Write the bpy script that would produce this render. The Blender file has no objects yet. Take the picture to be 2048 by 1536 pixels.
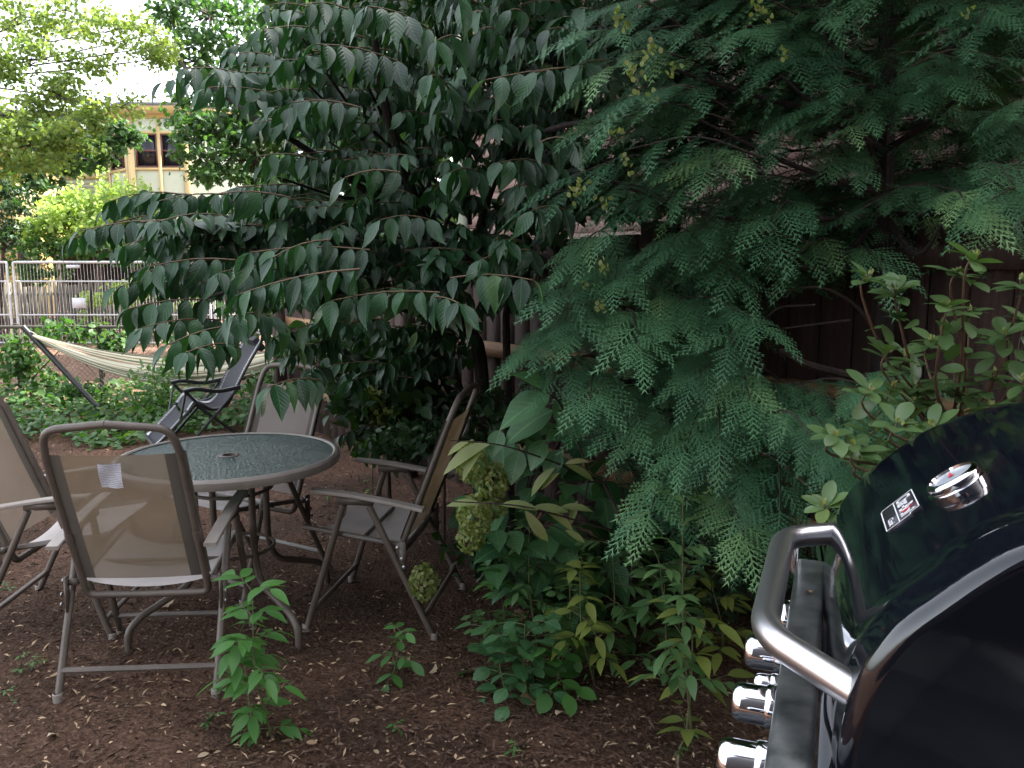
import bpy, math, random
import numpy as np
from mathutils import Vector, Matrix
R_ = math.radians
rng = np.random.default_rng(11)
random.seed(5)
sc = bpy.context.scene
COL = sc.collection

# ------------------------------------------------------------------ camera
CAM_H = 1.53
PITCH = R_(8.4)
FOC = 1650.0           # focal length in photograph pixels (2048 wide)
cam = bpy.data.cameras.new('camera')
cam.sensor_width = 36.0
cam.lens = 36.0 * FOC / 2048.0
cam.clip_end = 500
cam.clip_start = 0.05
camo = bpy.data.objects.new('camera', cam)
COL.objects.link(camo)
camo.location = (0, 0, CAM_H)
camo.rotation_euler = (math.pi / 2 - PITCH, 0, 0)
sc.camera = camo

# ------------------------------------------------------------------ light
SUN_EL, SUN_AZ = 50.0, 66.0      # degrees; azimuth from +Y towards +X
world = bpy.data.worlds.new("World")
sc.world = world
world.use_nodes = True
wn = world.node_tree
wn.nodes.clear()
sky = wn.nodes.new('ShaderNodeTexSky')
sky.sky_type = 'NISHITA'
sky.sun_disc = False
sky.sun_elevation = R_(SUN_EL)
sky.sun_rotation = R_(SUN_AZ)
sky.air_density = 1.0
sky.dust_density = 3.0
bg = wn.nodes.new('ShaderNodeBackground')
bg.inputs['Strength'].default_value = 0.13
wo = wn.nodes.new('ShaderNodeOutputWorld')
hz = wn.nodes.new('ShaderNodeHueSaturation')
hz.inputs['Saturation'].default_value = 0.32
wn.links.new(sky.outputs[0], hz.inputs['Color'])
wn.links.new(hz.outputs[0], bg.inputs['Color'])
wn.links.new(bg.outputs[0], wo.inputs['Surface'])
sl = bpy.data.lights.new('sun', 'SUN')
sl.energy = 3.2
sl.angle = R_(0.5)
sl.color = (1.0, 0.94, 0.84)
so = bpy.data.objects.new('sun', sl)
COL.objects.link(so)
sdir = Vector((math.sin(R_(SUN_AZ)) * math.cos(R_(SUN_EL)), math.cos(R_(SUN_AZ)) * math.cos(R_(SUN_EL)), math.sin(R_(SUN_EL))))
so.rotation_euler = sdir.to_track_quat('Z', 'Y').to_euler()
sc.view_settings.view_transform = 'Standard'
sc.view_settings.look = 'None'
sc.view_settings.exposure = 2.9
sc.view_settings.gamma = 1.0
sc.cycles.max_bounces = 6
sc.cycles.diffuse_bounces = 3
sc.cycles.transparent_max_bounces = 12

# ------------------------------------------------------------------ helpers
_f = np.array([0, math.cos(PITCH), -math.sin(PITCH)])
_u = np.array([0, math.sin(PITCH), math.cos(PITCH)])
_r = np.array([1.0, 0, 0])
_C = np.array([0, 0, CAM_H])

def at(px, py, Y):
    d = _f + _r * ((px - 1024) / FOC) + _u * ((768 - py) / FOC)
    return _C + d * (Y / d[1])

def ground(px, py, z=0.0):
    d = _f + _r * ((px - 1024) / FOC) + _u * ((768 - py) / FOC)
    return _C + d * ((z - CAM_H) / d[2])

def nrm(v):
    v = np.asarray(v, float)
    return v / (np.linalg.norm(v, axis=-1, keepdims=True) + 1e-12)

def tag(o, label=None, cat=None, group=None, kind=None):
    if label: o['label'] = label
    if cat: o['category'] = cat
    if group: o['group'] = group
    if kind: o['kind'] = kind
    return o

def thing(name, label, cat, loc=(0, 0, 0), rz=0.0, group=None):
    o = bpy.data.objects.new(name, None)
    o.empty_display_size = 0.1
    COL.objects.link(o)
    o.location = [float(c) for c in loc]
    o.rotation_euler = (0, 0, rz)
    return tag(o, label, cat, group)

def raw_mesh(name, V, blocks, mats, uv=None, attr=None, smooth=False, matidx=None):
    """blocks: list of int arrays (n,k) of faces"""
    me = bpy.data.meshes.new(name)
    V = np.asarray(V, dtype=np.float32)
    me.vertices.add(len(V))
    me.vertices.foreach_set('co', V.ravel())
    loops = np.concatenate([b.ravel() for b in blocks]).astype(np.int32)
    sizes = np.concatenate([np.full(len(b), b.shape[1], np.int32) for b in blocks])
    starts = np.concatenate([[0], np.cumsum(sizes)[:-1]]).astype(np.int32)
    me.loops.add(len(loops))
    me.loops.foreach_set('vertex_index', loops)
    me.polygons.add(len(sizes))
    me.polygons.foreach_set('loop_start', starts)
    me.polygons.foreach_set('loop_total', sizes)
    if smooth:
        me.polygons.foreach_set('use_smooth', np.ones(len(sizes), bool))
    if uv is not None:
        l = me.uv_layers.new(name='UVMap')
        l.data.foreach_set('uv', np.asarray(uv, np.float32)[loops].ravel())
    if attr is not None:
        a = me.attributes.new('rnd', 'FLOAT', 'POINT')
        a.data.foreach_set('value', np.asarray(attr, np.float32))
    if matidx is not None:
        me.polygons.foreach_set('material_index', np.asarray(matidx, np.int32))
    for m in (mats if isinstance(mats, (list, tuple)) else [mats]):
        me.materials.append(m)
    me.update()
    me.validate()
    return me

def link(name, me, parent=None, loc=None):
    o = bpy.data.objects.new(name, me)
    COL.objects.link(o)
    if parent is not None: o.parent = parent
    if loc is not None: o.location = loc
    return o

class MB:
    def __init__(s):
        s.V = []; s.q = []; s.t = []; s.n = 0; s.uv = []; s.ng = []
    def add(s, V, quads=None, tris=None, uv=None, ng=None):
        V = np.asarray(V, float).reshape(-1, 3)
        if quads is not None and len(quads): s.q.append(np.asarray(quads, int).reshape(-1, 4) + s.n)
        if tris is not None and len(tris): s.t.append(np.asarray(tris, int).reshape(-1, 3) + s.n)
        if ng is not None:
            for g in ng: s.ng.append(np.asarray(g, int).reshape(1, -1) + s.n)
        s.V.append(V)
        s.uv.append(np.zeros((len(V), 2)) if uv is None else np.asarray(uv, float))
        s.n += len(V)
        return s
    def box(s, c, size, M=None):
        x, y, z = [a / 2 for a in size]
        P = np.array([[-x, -y, -z], [x, -y, -z], [x, y, -z], [-x, y, -z], [-x, -y, z], [x, -y, z], [x, y, z], [-x, y, z]])
        if M is not None: P = P @ np.asarray(M).T
        P = P + np.asarray(c, float)
        return s.add(P, [[0, 3, 2, 1], [4, 5, 6, 7], [0, 1, 5, 4], [1, 2, 6, 5], [2, 3, 7, 6], [3, 0, 4, 7]])
    def tube(s, pts, r, n=8, cap=True, closed=False):
        pts = np.asarray(pts, float)
        m = len(pts)
        r = np.broadcast_to(np.asarray(r, float), (m,))
        T = np.zeros_like(pts)
        for i in range(m):
            a = pts[(i - 1) % m] if (closed or i > 0) else pts[i]
            b = pts[(i + 1) % m] if (closed or i < m - 1) else pts[i]
            T[i] = nrm(b - a)
        up = np.array([0, 0, 1.0]) if abs(T[0][2]) < .9 else np.array([1.0, 0, 0])
        N = nrm(up - T[0] * (up @ T[0]))
        V = []; uv = []
        L = 0
        for i in range(m):
            N = N - T[i] * (N @ T[i]); N = nrm(N)
            B = np.cross(T[i], N)
            if i: L += np.linalg.norm(pts[i] - pts[i - 1])
            for k in range(n):
                a = 2 * math.pi * k / n
                V.append(pts[i] + r[i] * (math.cos(a) * N + math.sin(a) * B)); uv.append((k / n, L))
        q = []
        for i in range(m if closed else m - 1):
            j = (i + 1) % m
            for k in range(n):
                k2 = (k + 1) % n
                q.append([i * n + k, i * n + k2, j * n + k2, j * n + k])
        ng = None
        if cap and not closed:
            ng = [list(range(n))[::-1], [(m - 1) * n + k for k in range(n)]]
        return s.add(V, q, uv=uv, ng=ng)
    def grid(s, P, uv=None, flip=False):
        P = np.asarray(P, float); a, b = P.shape[:2]
        q = []
        for i in range(a - 1):
            for j in range(b - 1):
                f = [i * b + j, (i + 1) * b + j, (i + 1) * b + j + 1, i * b + j + 1]
                q.append(f[::-1] if flip else f)
        if uv is None:
            uu, vv = np.meshgrid(np.linspace(0, 1, a), np.linspace(0, 1, b), indexing='ij')
            uv = np.stack([uu, vv], -1)
        return s.add(P.reshape(-1, 3), q, uv=np.asarray(uv).reshape(-1, 2))
    def lathe(s, prof, c=(0, 0, 0), n=32, M=None, cap=False):
        V = []
        for (r, z) in prof:
            for k in range(n):
                a = 2 * math.pi * k / n
                V.append([r * math.cos(a), r * math.sin(a), z])
        V = np.array(V)
        if M is not None: V = V @ np.asarray(M).T
        V = V + np.asarray(c, float)
        q = []
        for i in range(len(prof) - 1):
            for k in range(n):
                k2 = (k + 1) % n
                q.append([i * n + k, i * n + k2, (i + 1) * n + k2, (i + 1) * n + k])
        ng = [[(len(prof) - 1) * n + k for k in range(n)]] if cap else None
        return s.add(V, q, ng=ng)
    def mesh(s, name, mat, smooth=True):
        blocks = []
        if s.q: blocks.append(np.concatenate(s.q))
        if s.t: blocks.append(np.concatenate(s.t))
        blocks += s.ng
        me = raw_mesh(name, np.concatenate(s.V), blocks, mat, uv=np.concatenate(s.uv), smooth=smooth)
        if smooth:
            try: me.set_sharp_from_angle(angle=R_(40))
            except Exception: pass
        return me
    def build(s, name, mat, parent=None, smooth=True, loc=None):
        return link(name, s.mesh(name, mat, smooth), parent, loc)

def smoothpath(pts, n=6, k=0.5):
    """rounded polyline (Catmull-Rom)"""
    pts = np.asarray(pts, float)
    P = np.vstack([2 * pts[0] - pts[1], pts, 2 * pts[-1] - pts[-2]])
    out = []
    for i in range(1, len(P) - 2):
        for t in np.linspace(0, 1, n, endpoint=False):
            a, b, c, d = P[i - 1], P[i], P[i + 1], P[i + 2]
            out.append(0.5 * ((2 * b) + (-a + c) * t + (2 * a - 5 * b + 4 * c - d) * t * t + (-a + 3 * b - 3 * c + d) * t ** 3))
    out.append(pts[-1])
    return np.array(out)

def fillet(pts, rad, n=6):
    """polyline with rounded corners"""
    pts = [np.asarray(p, float) for p in pts]
    out = [pts[0]]
    for i in range(1, len(pts) - 1):
        p, a, b = pts[i], pts[i - 1], pts[i + 1]
        r = min(rad, np.linalg.norm(a - p) * .49, np.linalg.norm(b - p) * .49)
        s, e = p + nrm(a - p) * r, p + nrm(b - p) * r
        for t in np.linspace(0, 1, n):
            out.append((1 - t) ** 2 * s + 2 * t * (1 - t) * p + t * t * e)
    out.append(pts[-1])
    return np.array(out)

# ------------------------------------------------------------------ materials
def newmat(name):
    m = bpy.data.materials.new(name); m.use_nodes = True
    nt = m.node_tree; nt.nodes.clear()
    out = nt.nodes.new('ShaderNodeOutputMaterial')
    return m, nt, out

def N(nt, t, **kw):
    n = nt.nodes.new(t)
    for k, v in kw.items():
        if k in n.inputs.keys(): n.inputs[k].default_value = v
        else: setattr(n, k, v)
    return n

def ramp(nt, stops, interp='LINEAR'):
    n = nt.nodes.new('ShaderNodeValToRGB')
    n.color_ramp.interpolation = interp
    el = n.color_ramp.elements
    while len(el) < len(stops): el.new(0.5)
    for e, (p, c) in zip(el, stops):
        e.position = p; e.color = (*c, 1)
    return n

def simple(name, col, rough=0.5, metal=0.0, noise=0.0, scale=20.0, bump=0.0, bscale=60.0, col2=None, spec=0.5, coord='Object', coat=0.0, anis=None):
    m, nt, out = newmat(name)
    b = N(nt, 'ShaderNodeBsdfPrincipled', Roughness=rough, Metallic=metal)
    b.inputs['Specular IOR Level'].default_value = spec
    b.inputs['Coat Weight'].default_value = coat
    tc = N(nt, 'ShaderNodeTexCoord')
    if noise > 0 or col2 is not None:
        nz = N(nt, 'ShaderNodeTexNoise', Scale=scale, Detail=6.0)
        if anis:
            mp = N(nt, 'ShaderNodeMapping'); mp.inputs['Scale'].default_value = anis
            nt.links.new(tc.outputs[coord], mp.inputs[0]); nt.links.new(mp.outputs[0], nz.inputs['Vector'])
        else: nt.links.new(tc.outputs[coord], nz.inputs['Vector'])
        c2 = col2 or tuple(c * (1 - noise) for c in col)
        rp = ramp(nt, [(0.32, c2), (0.68, col)])
        nt.links.new(nz.outputs['Fac'], rp.inputs[0])
        nt.links.new(rp.outputs[0], b.inputs['Base Color'])
    else: b.inputs['Base Color'].default_value = (*col, 1)
    if bump > 0:
        n2 = N(nt, 'ShaderNodeTexNoise', Scale=bscale, Detail=4.0)
        if anis:
            nt.links.new(mp.outputs[0], n2.inputs['Vector'])
        else: nt.links.new(tc.outputs[coord], n2.inputs['Vector'])
        bp = N(nt, 'ShaderNodeBump', Strength=bump, Distance=0.01)
        nt.links.new(n2.outputs['Fac'], bp.inputs['Height'])
        nt.links.new(bp.outputs[0], b.inputs['Normal'])
    nt.links.new(b.outputs[0], out.inputs['Surface'])
    return m

def leafmat(name, c1, c2, rough=0.42, tr=0.3, trcol=None, vein=False, spec=0.5, c3=None):
    m, nt, out = newmat(name)
    at_ = N(nt, 'ShaderNodeAttribute', attribute_name='rnd')
    stops = [(0.0, c1), (0.85, c2), (1.0, c3 or c2)]
    rp = ramp(nt, stops)
    nt.links.new(at_.outputs['Fac'], rp.inputs[0])
    b = N(nt, 'ShaderNodeBsdfPrincipled', Roughness=rough)
    b.inputs['Specular IOR Level'].default_value = spec
    col = rp.outputs[0]
    if vein:
        uv = N(nt, 'ShaderNodeUVMap')
        sp = N(nt, 'ShaderNodeSeparateXYZ'); nt.links.new(uv.outputs[0], sp.inputs[0])
        ab = N(nt, 'ShaderNodeMath', operation='ABSOLUTE'); nt.links.new(sp.outputs[0], ab.inputs[0])
        ml = N(nt, 'ShaderNodeMath', operation='MULTIPLY_ADD'); nt.links.new(ab.outputs[0], ml.inputs[0])
        ml.inputs[1].default_value = -0.32; nt.links.new(sp.outputs[1], ml.inputs[2])
        m2 = N(nt, 'ShaderNodeMath', operation='MULTIPLY'); nt.links.new(ml.outputs[0], m2.inputs[0]); m2.inputs[1].default_value = 50.0
        sn = N(nt, 'ShaderNodeMath', operation='SINE'); nt.links.new(m2.outputs[0], sn.inputs[0])
        mid = N(nt, 'ShaderNodeMath', operation='LESS_THAN'); nt.links.new(ab.outputs[0], mid.inputs[0]); mid.inputs[1].default_value = 0.05
        hs = N(nt, 'ShaderNodeMath', operation='SUBTRACT'); nt.links.new(sn.outputs[0], hs.inputs[0]); nt.links.new(mid.outputs[0], hs.inputs[1])
        bp = N(nt, 'ShaderNodeBump', Strength=0.22, Distance=0.0012); nt.links.new(hs.outputs[0], bp.inputs['Height'])
        nt.links.new(bp.outputs[0], b.inputs['Normal'])
        mx = N(nt, 'ShaderNodeMix', data_type='RGBA'); nt.links.new(mid.outputs[0], mx.inputs['Factor'])
        nt.links.new(col, mx.inputs['A']); mx.inputs['B'].default_value = (c2[0] * 1.5, c2[1] * 1.4, c2[2] * 1.3, 1)
        col = mx.outputs['Result']
    nt.links.new(col, b.inputs['Base Color'])
    t = N(nt, 'ShaderNodeBsdfTranslucent')
    hs2 = N(nt, 'ShaderNodeMix', data_type='RGBA', blend_type='MULTIPLY'); hs2.inputs['Factor'].default_value = 1.0
    nt.links.new(rp.outputs[0], hs2.inputs['A']); hs2.inputs['B'].default_value = (*(trcol or (1.7, 2.1, 0.7)), 1)
    nt.links.new(hs2.outputs['Result'], t.inputs['Color'])
    mix = N(nt, 'ShaderNodeMixShader', Fac=tr)
    nt.links.new(b.outputs[0], mix.inputs[1]); nt.links.new(t.outputs[0], mix.inputs[2])
    nt.links.new(mix.outputs[0], out.inputs['Surface'])
    return m

M = {}
M['vib'] = leafmat('broad_leaf_green', (.012, .042, .018), (.030, .092, .034), rough=.38, tr=.14, vein=True, spec=.5, c3=(.09, .18, .05))
M['thuja'] = leafmat('cedar_green', (.024, .075, .036), (.078, .185, .085), rough=.5, tr=.07, spec=.25, c3=(.17, .30, .12))
M['rhodo'] = leafmat('rhododendron_green', (.060, .115, .040), (.105, .175, .062), rough=.38, tr=.18, vein=False, spec=.5, c3=(.13, .18, .05))
M['fresh'] = leafmat('fresh_sapling_green', (.055, .15, .040), (.090, .22, .055), rough=.45, tr=.35, spec=.4, c3=(.09, .17, .04))
M['mid'] = leafmat('soft_leaf_green', (.050, .115, .040), (.095, .175, .060), rough=.45, tr=.3, spec=.4, c3=(.10, .15, .05))
M['olive'] = leafmat('yellowing_leaf', (.13, .17, .045), (.21, .25, .055), rough=.5, tr=.35, spec=.4, c3=(.20, .19, .05))
M['pale'] = leafmat('pale_edged_leaf', (.13, .18, .06), (.24, .27, .11), rough=.5, tr=.3, spec=.4, c3=(.34, .30, .16))
M['hyd'] = leafmat('hydrangea_green', (.030, .090, .038), (.065, .155, .060), rough=.42, tr=.25, vein=True, spec=.5)
M['petal'] = leafmat('green_petal', (.13, .16, .05), (.24, .27, .10), rough=.6, tr=.3, spec=.3, c3=(.26, .22, .11))
M['shrub'] = leafmat('dark_shrub_green', (.018, .045, .018), (.032, .070, .026), rough=.5, tr=.25, spec=.4, c3=(.06, .10, .03))
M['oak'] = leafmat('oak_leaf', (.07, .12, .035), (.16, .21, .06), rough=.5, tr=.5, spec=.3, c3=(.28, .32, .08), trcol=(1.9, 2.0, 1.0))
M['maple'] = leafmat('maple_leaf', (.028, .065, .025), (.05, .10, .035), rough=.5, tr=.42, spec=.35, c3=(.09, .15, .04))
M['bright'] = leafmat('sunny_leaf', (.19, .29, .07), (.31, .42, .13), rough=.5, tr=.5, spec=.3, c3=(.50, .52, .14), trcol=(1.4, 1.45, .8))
M['ivy'] = leafmat('ground_cover_leaf', (.035, .085, .025), (.065, .135, .035), rough=.45, tr=.35, spec=.4, c3=(.13, .20, .05))
M['dry'] = leafmat('dry_leaf', (.16, .09, .045), (.30, .21, .13), rough=.7, tr=.15, spec=.2, c3=(.45, .36, .26), trcol=(1, .9, .7))
M['chip'] = leafmat('mulch_chip', (.040, .024, .018), (.15, .095, .068), rough=.85, tr=.0, spec=.15, c3=(.46, .33, .21))
M['bark'] = simple('bark_brown', (.060, .040, .032), .9, noise=.6, scale=30, bump=.8, bscale=60, anis=(1, 1, .2))
M['darkbark'] = simple('bark_dark', (.030, .020, .018), .9, noise=.6, scale=30, bump=.8, bscale=60, anis=(1, 1, .2))
M['redtwig'] = simple('reddish_twig', (.12, .06, .035), .6, noise=.4, scale=60)
M['greentwig'] = simple('green_stem', (.10, .11, .04), .6, noise=.4, scale=60)
M['orangetwig'] = simple('tan_twig', (.15, .095, .05), .6, noise=.4, scale=60)
M['tube'] = simple('taupe_powder_coat', (.120, .095, .078), .42, noise=.25, scale=14, bump=.12, bscale=220, spec=.5)
M['armrest'] = simple('taupe_plastic', (.30, .26, .23), .45, noise=.18, scale=16, bump=.05, bscale=100)
M['bolt'] = simple('galvanised_bolt', (.35, .34, .33), .35, metal=.9)
M['black_tube'] = simple('black_enamel_tube', (.012, .012, .014), .3, spec=.5)
M['black_cloth'] = simple('black_mesh_cloth', (.016, .016, .022), .75, noise=.3, scale=200, bump=.3, bscale=500)
M['cord'] = simple('white_bungee', (.45, .45, .46), .6)
M['galv'] = simple('galvanised_steel', (.62, .63, .65), .45, metal=.3, noise=.2, scale=12)
M['rustwire'] = simple('weathered_wire', (.10, .085, .07), .6, metal=.5, noise=.4, scale=8)
M['fence_wood'] = simple('aged_fence_wood', (.068, .038, .030), .85, noise=.45, scale=9, bump=.5, bscale=30, anis=(6, 6, .5))
M['rail_wood'] = simple('new_rail_wood', (.36, .20, .10), .75, noise=.4, scale=8, bump=.3, bscale=30, anis=(.6, .6, 7))
M['grey_wood'] = simple('grey_stake_wood', (.17, .15, .12), .9, noise=.5, scale=8, bump=.3, anis=(5, 5, .4))
M['cream'] = simple('cream_trim_paint', (.44, .33, .15), .6, noise=.08, scale=3)
M['panelpaint'] = simple('pale_green_panel_paint', (.38, .42, .33), .6, noise=.06, scale=3)
M['sash'] = simple('oxblood_sash_paint', (.07, .02, .018), .45)
M['roofmat'] = simple('grey_roof_edge', (.12, .12, .13), .8)
M['soffit'] = simple('deep_cream_soffit', (.34, .25, .11), .6)
M['glass'] = simple('dark_window_glass', (.012, .013, .016), .10, spec=.3)
M['paper'] = simple('worn_white_label', (.62, .62, .66), .6, noise=.1, scale=60)
def labelmat():
    m, nt, out = newmat('printed_cloth_label')
    b = N(nt, 'ShaderNodeBsdfPrincipled', Roughness=.7)
    uv = N(nt, 'ShaderNodeUVMap'); mp = N(nt, 'ShaderNodeMapping'); mp.inputs['Scale'].default_value = (30, 14, 1)
    nt.links.new(uv.outputs[0], mp.inputs[0])
    br = N(nt, 'ShaderNodeTexNoise', Scale=1.0, Detail=1.0); nt.links.new(mp.outputs[0], br.inputs['Vector'])
    sp = N(nt, 'ShaderNodeSeparateXYZ'); nt.links.new(uv.outputs[0], sp.inputs[0])
    m1 = N(nt, 'ShaderNodeMath', operation='MULTIPLY'); nt.links.new(sp.outputs[1], m1.inputs[0]); m1.inputs[1].default_value = 88.0
    sn = N(nt, 'ShaderNodeMath', operation='SINE'); nt.links.new(m1.outputs[0], sn.inputs[0])
    ml = N(nt, 'ShaderNodeMath', operation='MULTIPLY_ADD'); nt.links.new(sn.outputs[0], ml.inputs[0]); ml.inputs[1].default_value = .25; nt.links.new(br.outputs['Fac'], ml.inputs[2])
    rp = ramp(nt, [(.50, (.62, .62, .68)), (.66, (.28, .28, .32))]); nt.links.new(ml.outputs[0], rp.inputs[0])
    nt.links.new(rp.outputs[0], b.inputs['Base Color']); nt.links.new(b.outputs[0], out.inputs['Surface'])
    return m
M['label'] = labelmat()
M['chrome'] = simple('polished_chrome', (.72, .72, .76), .07, metal=1.0)
M['enamel'] = simple('black_enamel', (.004, .005, .009), .06, spec=.6, bump=.012, bscale=25, coat=.3)
M['white'] = simple('white_lettering', (.75, .75, .78), .4)
M['red'] = simple('red_paint', (.60, .03, .04), .4)
M['badge'] = simple('grey_badge', (.045, .045, .055), .3, metal=.3)
M['gaugeface'] = simple('pale_gauge_face', (.35, .38, .42), .2)

def brushed():
    m, nt, out = newmat('brushed_steel')
    b = N(nt, 'ShaderNodeBsdfPrincipled', Roughness=.30, Metallic=1.0)
    b.inputs['Base Color'].default_value = (.72, .70, .72, 1)
    uv = N(nt, 'ShaderNodeUVMap'); mp = N(nt, 'ShaderNodeMapping'); mp.inputs['Scale'].default_value = (4, 900, 1)
    nz = N(nt, 'ShaderNodeTexNoise', Scale=1.0, Detail=3.0)
    nt.links.new(uv.outputs[0], mp.inputs[0]); nt.links.new(mp.outputs[0], nz.inputs['Vector'])
    bp = N(nt, 'ShaderNodeBump', Strength=.12, Distance=.002)
    nt.links.new(nz.outputs['Fac'], bp.inputs['Height']); nt.links.new(bp.outputs[0], b.inputs['Normal'])
    nt.links.new(b.outputs[0], out.inputs['Surface'])
    return m
M['brushed'] = brushed()

def sling_mat(name, col, hem, trans, tcol=None, col2=None):
    m, nt, out = newmat(name)
    b = N(nt, 'ShaderNodeBsdfPrincipled', Roughness=.8)
    b.inputs['Specular IOR Level'].default_value = .25
    uv = N(nt, 'ShaderNodeUVMap'); sp = N(nt, 'ShaderNodeSeparateXYZ'); nt.links.new(uv.outputs[0], sp.inputs[0])
    s1 = N(nt, 'ShaderNodeMath', operation='SUBTRACT'); nt.links.new(sp.outputs[0], s1.inputs[0]); s1.inputs[1].default_value = .5
    ab = N(nt, 'ShaderNodeMath', operation='ABSOLUTE'); nt.links.new(s1.outputs[0], ab.inputs[0])
    gt = N(nt, 'ShaderNodeMath', operation='GREATER_THAN'); nt.links.new(ab.outputs[0], gt.inputs[0]); gt.inputs[1].default_value = .36
    tc = N(nt, 'ShaderNodeTexCoord')
    nz = N(nt, 'ShaderNodeTexNoise', Scale=5.0, Detail=7.0); nt.links.new(tc.outputs['Object'], nz.inputs['Vector'])
    rp = ramp(nt, [(.3, tuple(c * .72 for c in col)), (.7, col)]); nt.links.new(nz.outputs['Fac'], rp.inputs[0])
    if col2 is not None:      # the cloth's two faces differ
        rq = ramp(nt, [(.3, tuple(c * .78 for c in col2)), (.7, col2)]); nt.links.new(nz.outputs['Fac'], rq.inputs[0])
        gm = N(nt, 'ShaderNodeNewGeometry'); m0 = N(nt, 'ShaderNodeMix', data_type='RGBA'); nt.links.new(gm.outputs['Backfacing'], m0.inputs['Factor'])
        nt.links.new(rp.outputs[0], m0.inputs['A']); nt.links.new(rq.outputs[0], m0.inputs['B']); face = m0.outputs['Result']
    else: face = rp.outputs[0]
    mx = N(nt, 'ShaderNodeMix', data_type='RGBA'); nt.links.new(gt.outputs[0], mx.inputs['Factor'])
    nt.links.new(face, mx.inputs['A']); mx.inputs['B'].default_value = (*hem, 1)
    nt.links.new(mx.outputs['Result'], b.inputs['Base Color'])
    wv = N(nt, 'ShaderNodeTexNoise', Scale=180.0, Detail=2.0); nt.links.new(tc.outputs['Object'], wv.inputs['Vector'])
    bp = N(nt, 'ShaderNodeBump', Strength=.35, Distance=.002); nt.links.new(wv.outputs['Fac'], bp.inputs['Height'])
    nt.links.new(bp.outputs[0], b.inputs['Normal'])
    tl = N(nt, 'ShaderNodeBsdfTranslucent')
    if tcol is None: nt.links.new(mx.outputs['Result'], tl.inputs['Color'])
    else:
        mt = N(nt, 'ShaderNodeMix', data_type='RGBA'); nt.links.new(gt.outputs[0], mt.inputs['Factor']); mt.inputs['A'].default_value = (*tcol, 1); mt.inputs['B'].default_value = (*hem, 1)
        nt.links.new(mt.outputs['Result'], tl.inputs['Color'])
    m1 = N(nt, 'ShaderNodeMixShader', Fac=.25 if tcol else .2); nt.links.new(b.outputs[0], m1.inputs[1]); nt.links.new(tl.outputs[0], m1.inputs[2])
    tp = N(nt, 'ShaderNodeBsdfTransparent')
    k = N(nt, 'ShaderNodeMath', operation='MULTIPLY_ADD'); nt.links.new(gt.outputs[0], k.inputs[0]); k.inputs[1].default_value = -trans; k.inputs[2].default_value = trans
    m2 = N(nt, 'ShaderNodeMixShader'); nt.links.new(k.outputs[0], m2.inputs[0])
    nt.links.new(m1.outputs[0], m2.inputs[1]); nt.links.new(tp.outputs[0], m2.inputs[2])
    nt.links.new(m2.outputs[0], out.inputs['Surface'])
    return m
M['backsling'] = sling_mat('tan_mesh_sling', (.25, .21, .165), (.105, .090, .075), .18, (.34, .22, .11), (.29, .255, .23))
M['seatsling'] = sling_mat('pale_mesh_sling', (.68, .62, .59), (.48, .43, .40), .04)

def tableglass():
    m, nt, out = newmat('rippled_table_glass')
    b = N(nt, 'ShaderNodeBsdfPrincipled', Roughness=.08)
    b.inputs['Base Color'].default_value = (.040, .085, .070, 1)
    b.inputs['IOR'].default_value = 2.3
    tc = N(nt, 'ShaderNodeTexCoord')
    mp = N(nt, 'ShaderNodeMapping'); mp.inputs['Scale'].default_value = (1, 1.6, 1); mp.inputs['Rotation'].default_value = (0, 0, .6)
    nt.links.new(tc.outputs['Object'], mp.inputs[0])
    nz = N(nt, 'ShaderNodeTexNoise', Scale=70.0, Detail=2.0)
    nt.links.new(mp.outputs[0], nz.inputs['Vector'])
    bp = N(nt, 'ShaderNodeBump', Strength=1.0, Distance=.018)
    nt.links.new(nz.outputs['Fac'], bp.inputs['Height']); nt.links.new(bp.outputs[0], b.inputs['Normal'])
    tp = N(nt, 'ShaderNodeBsdfTransparent'); tp.inputs[0].default_value = (.55, .75, .68, 1)
    mx = N(nt, 'ShaderNodeMixShader', Fac=.22)
    nt.links.new(b.outputs[0], mx.inputs[1]); nt.links.new(tp.outputs[0], mx.inputs[2])
    nt.links.new(mx.outputs[0], out.inputs['Surface'])
    return m
M['tglass'] = tableglass()

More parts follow.
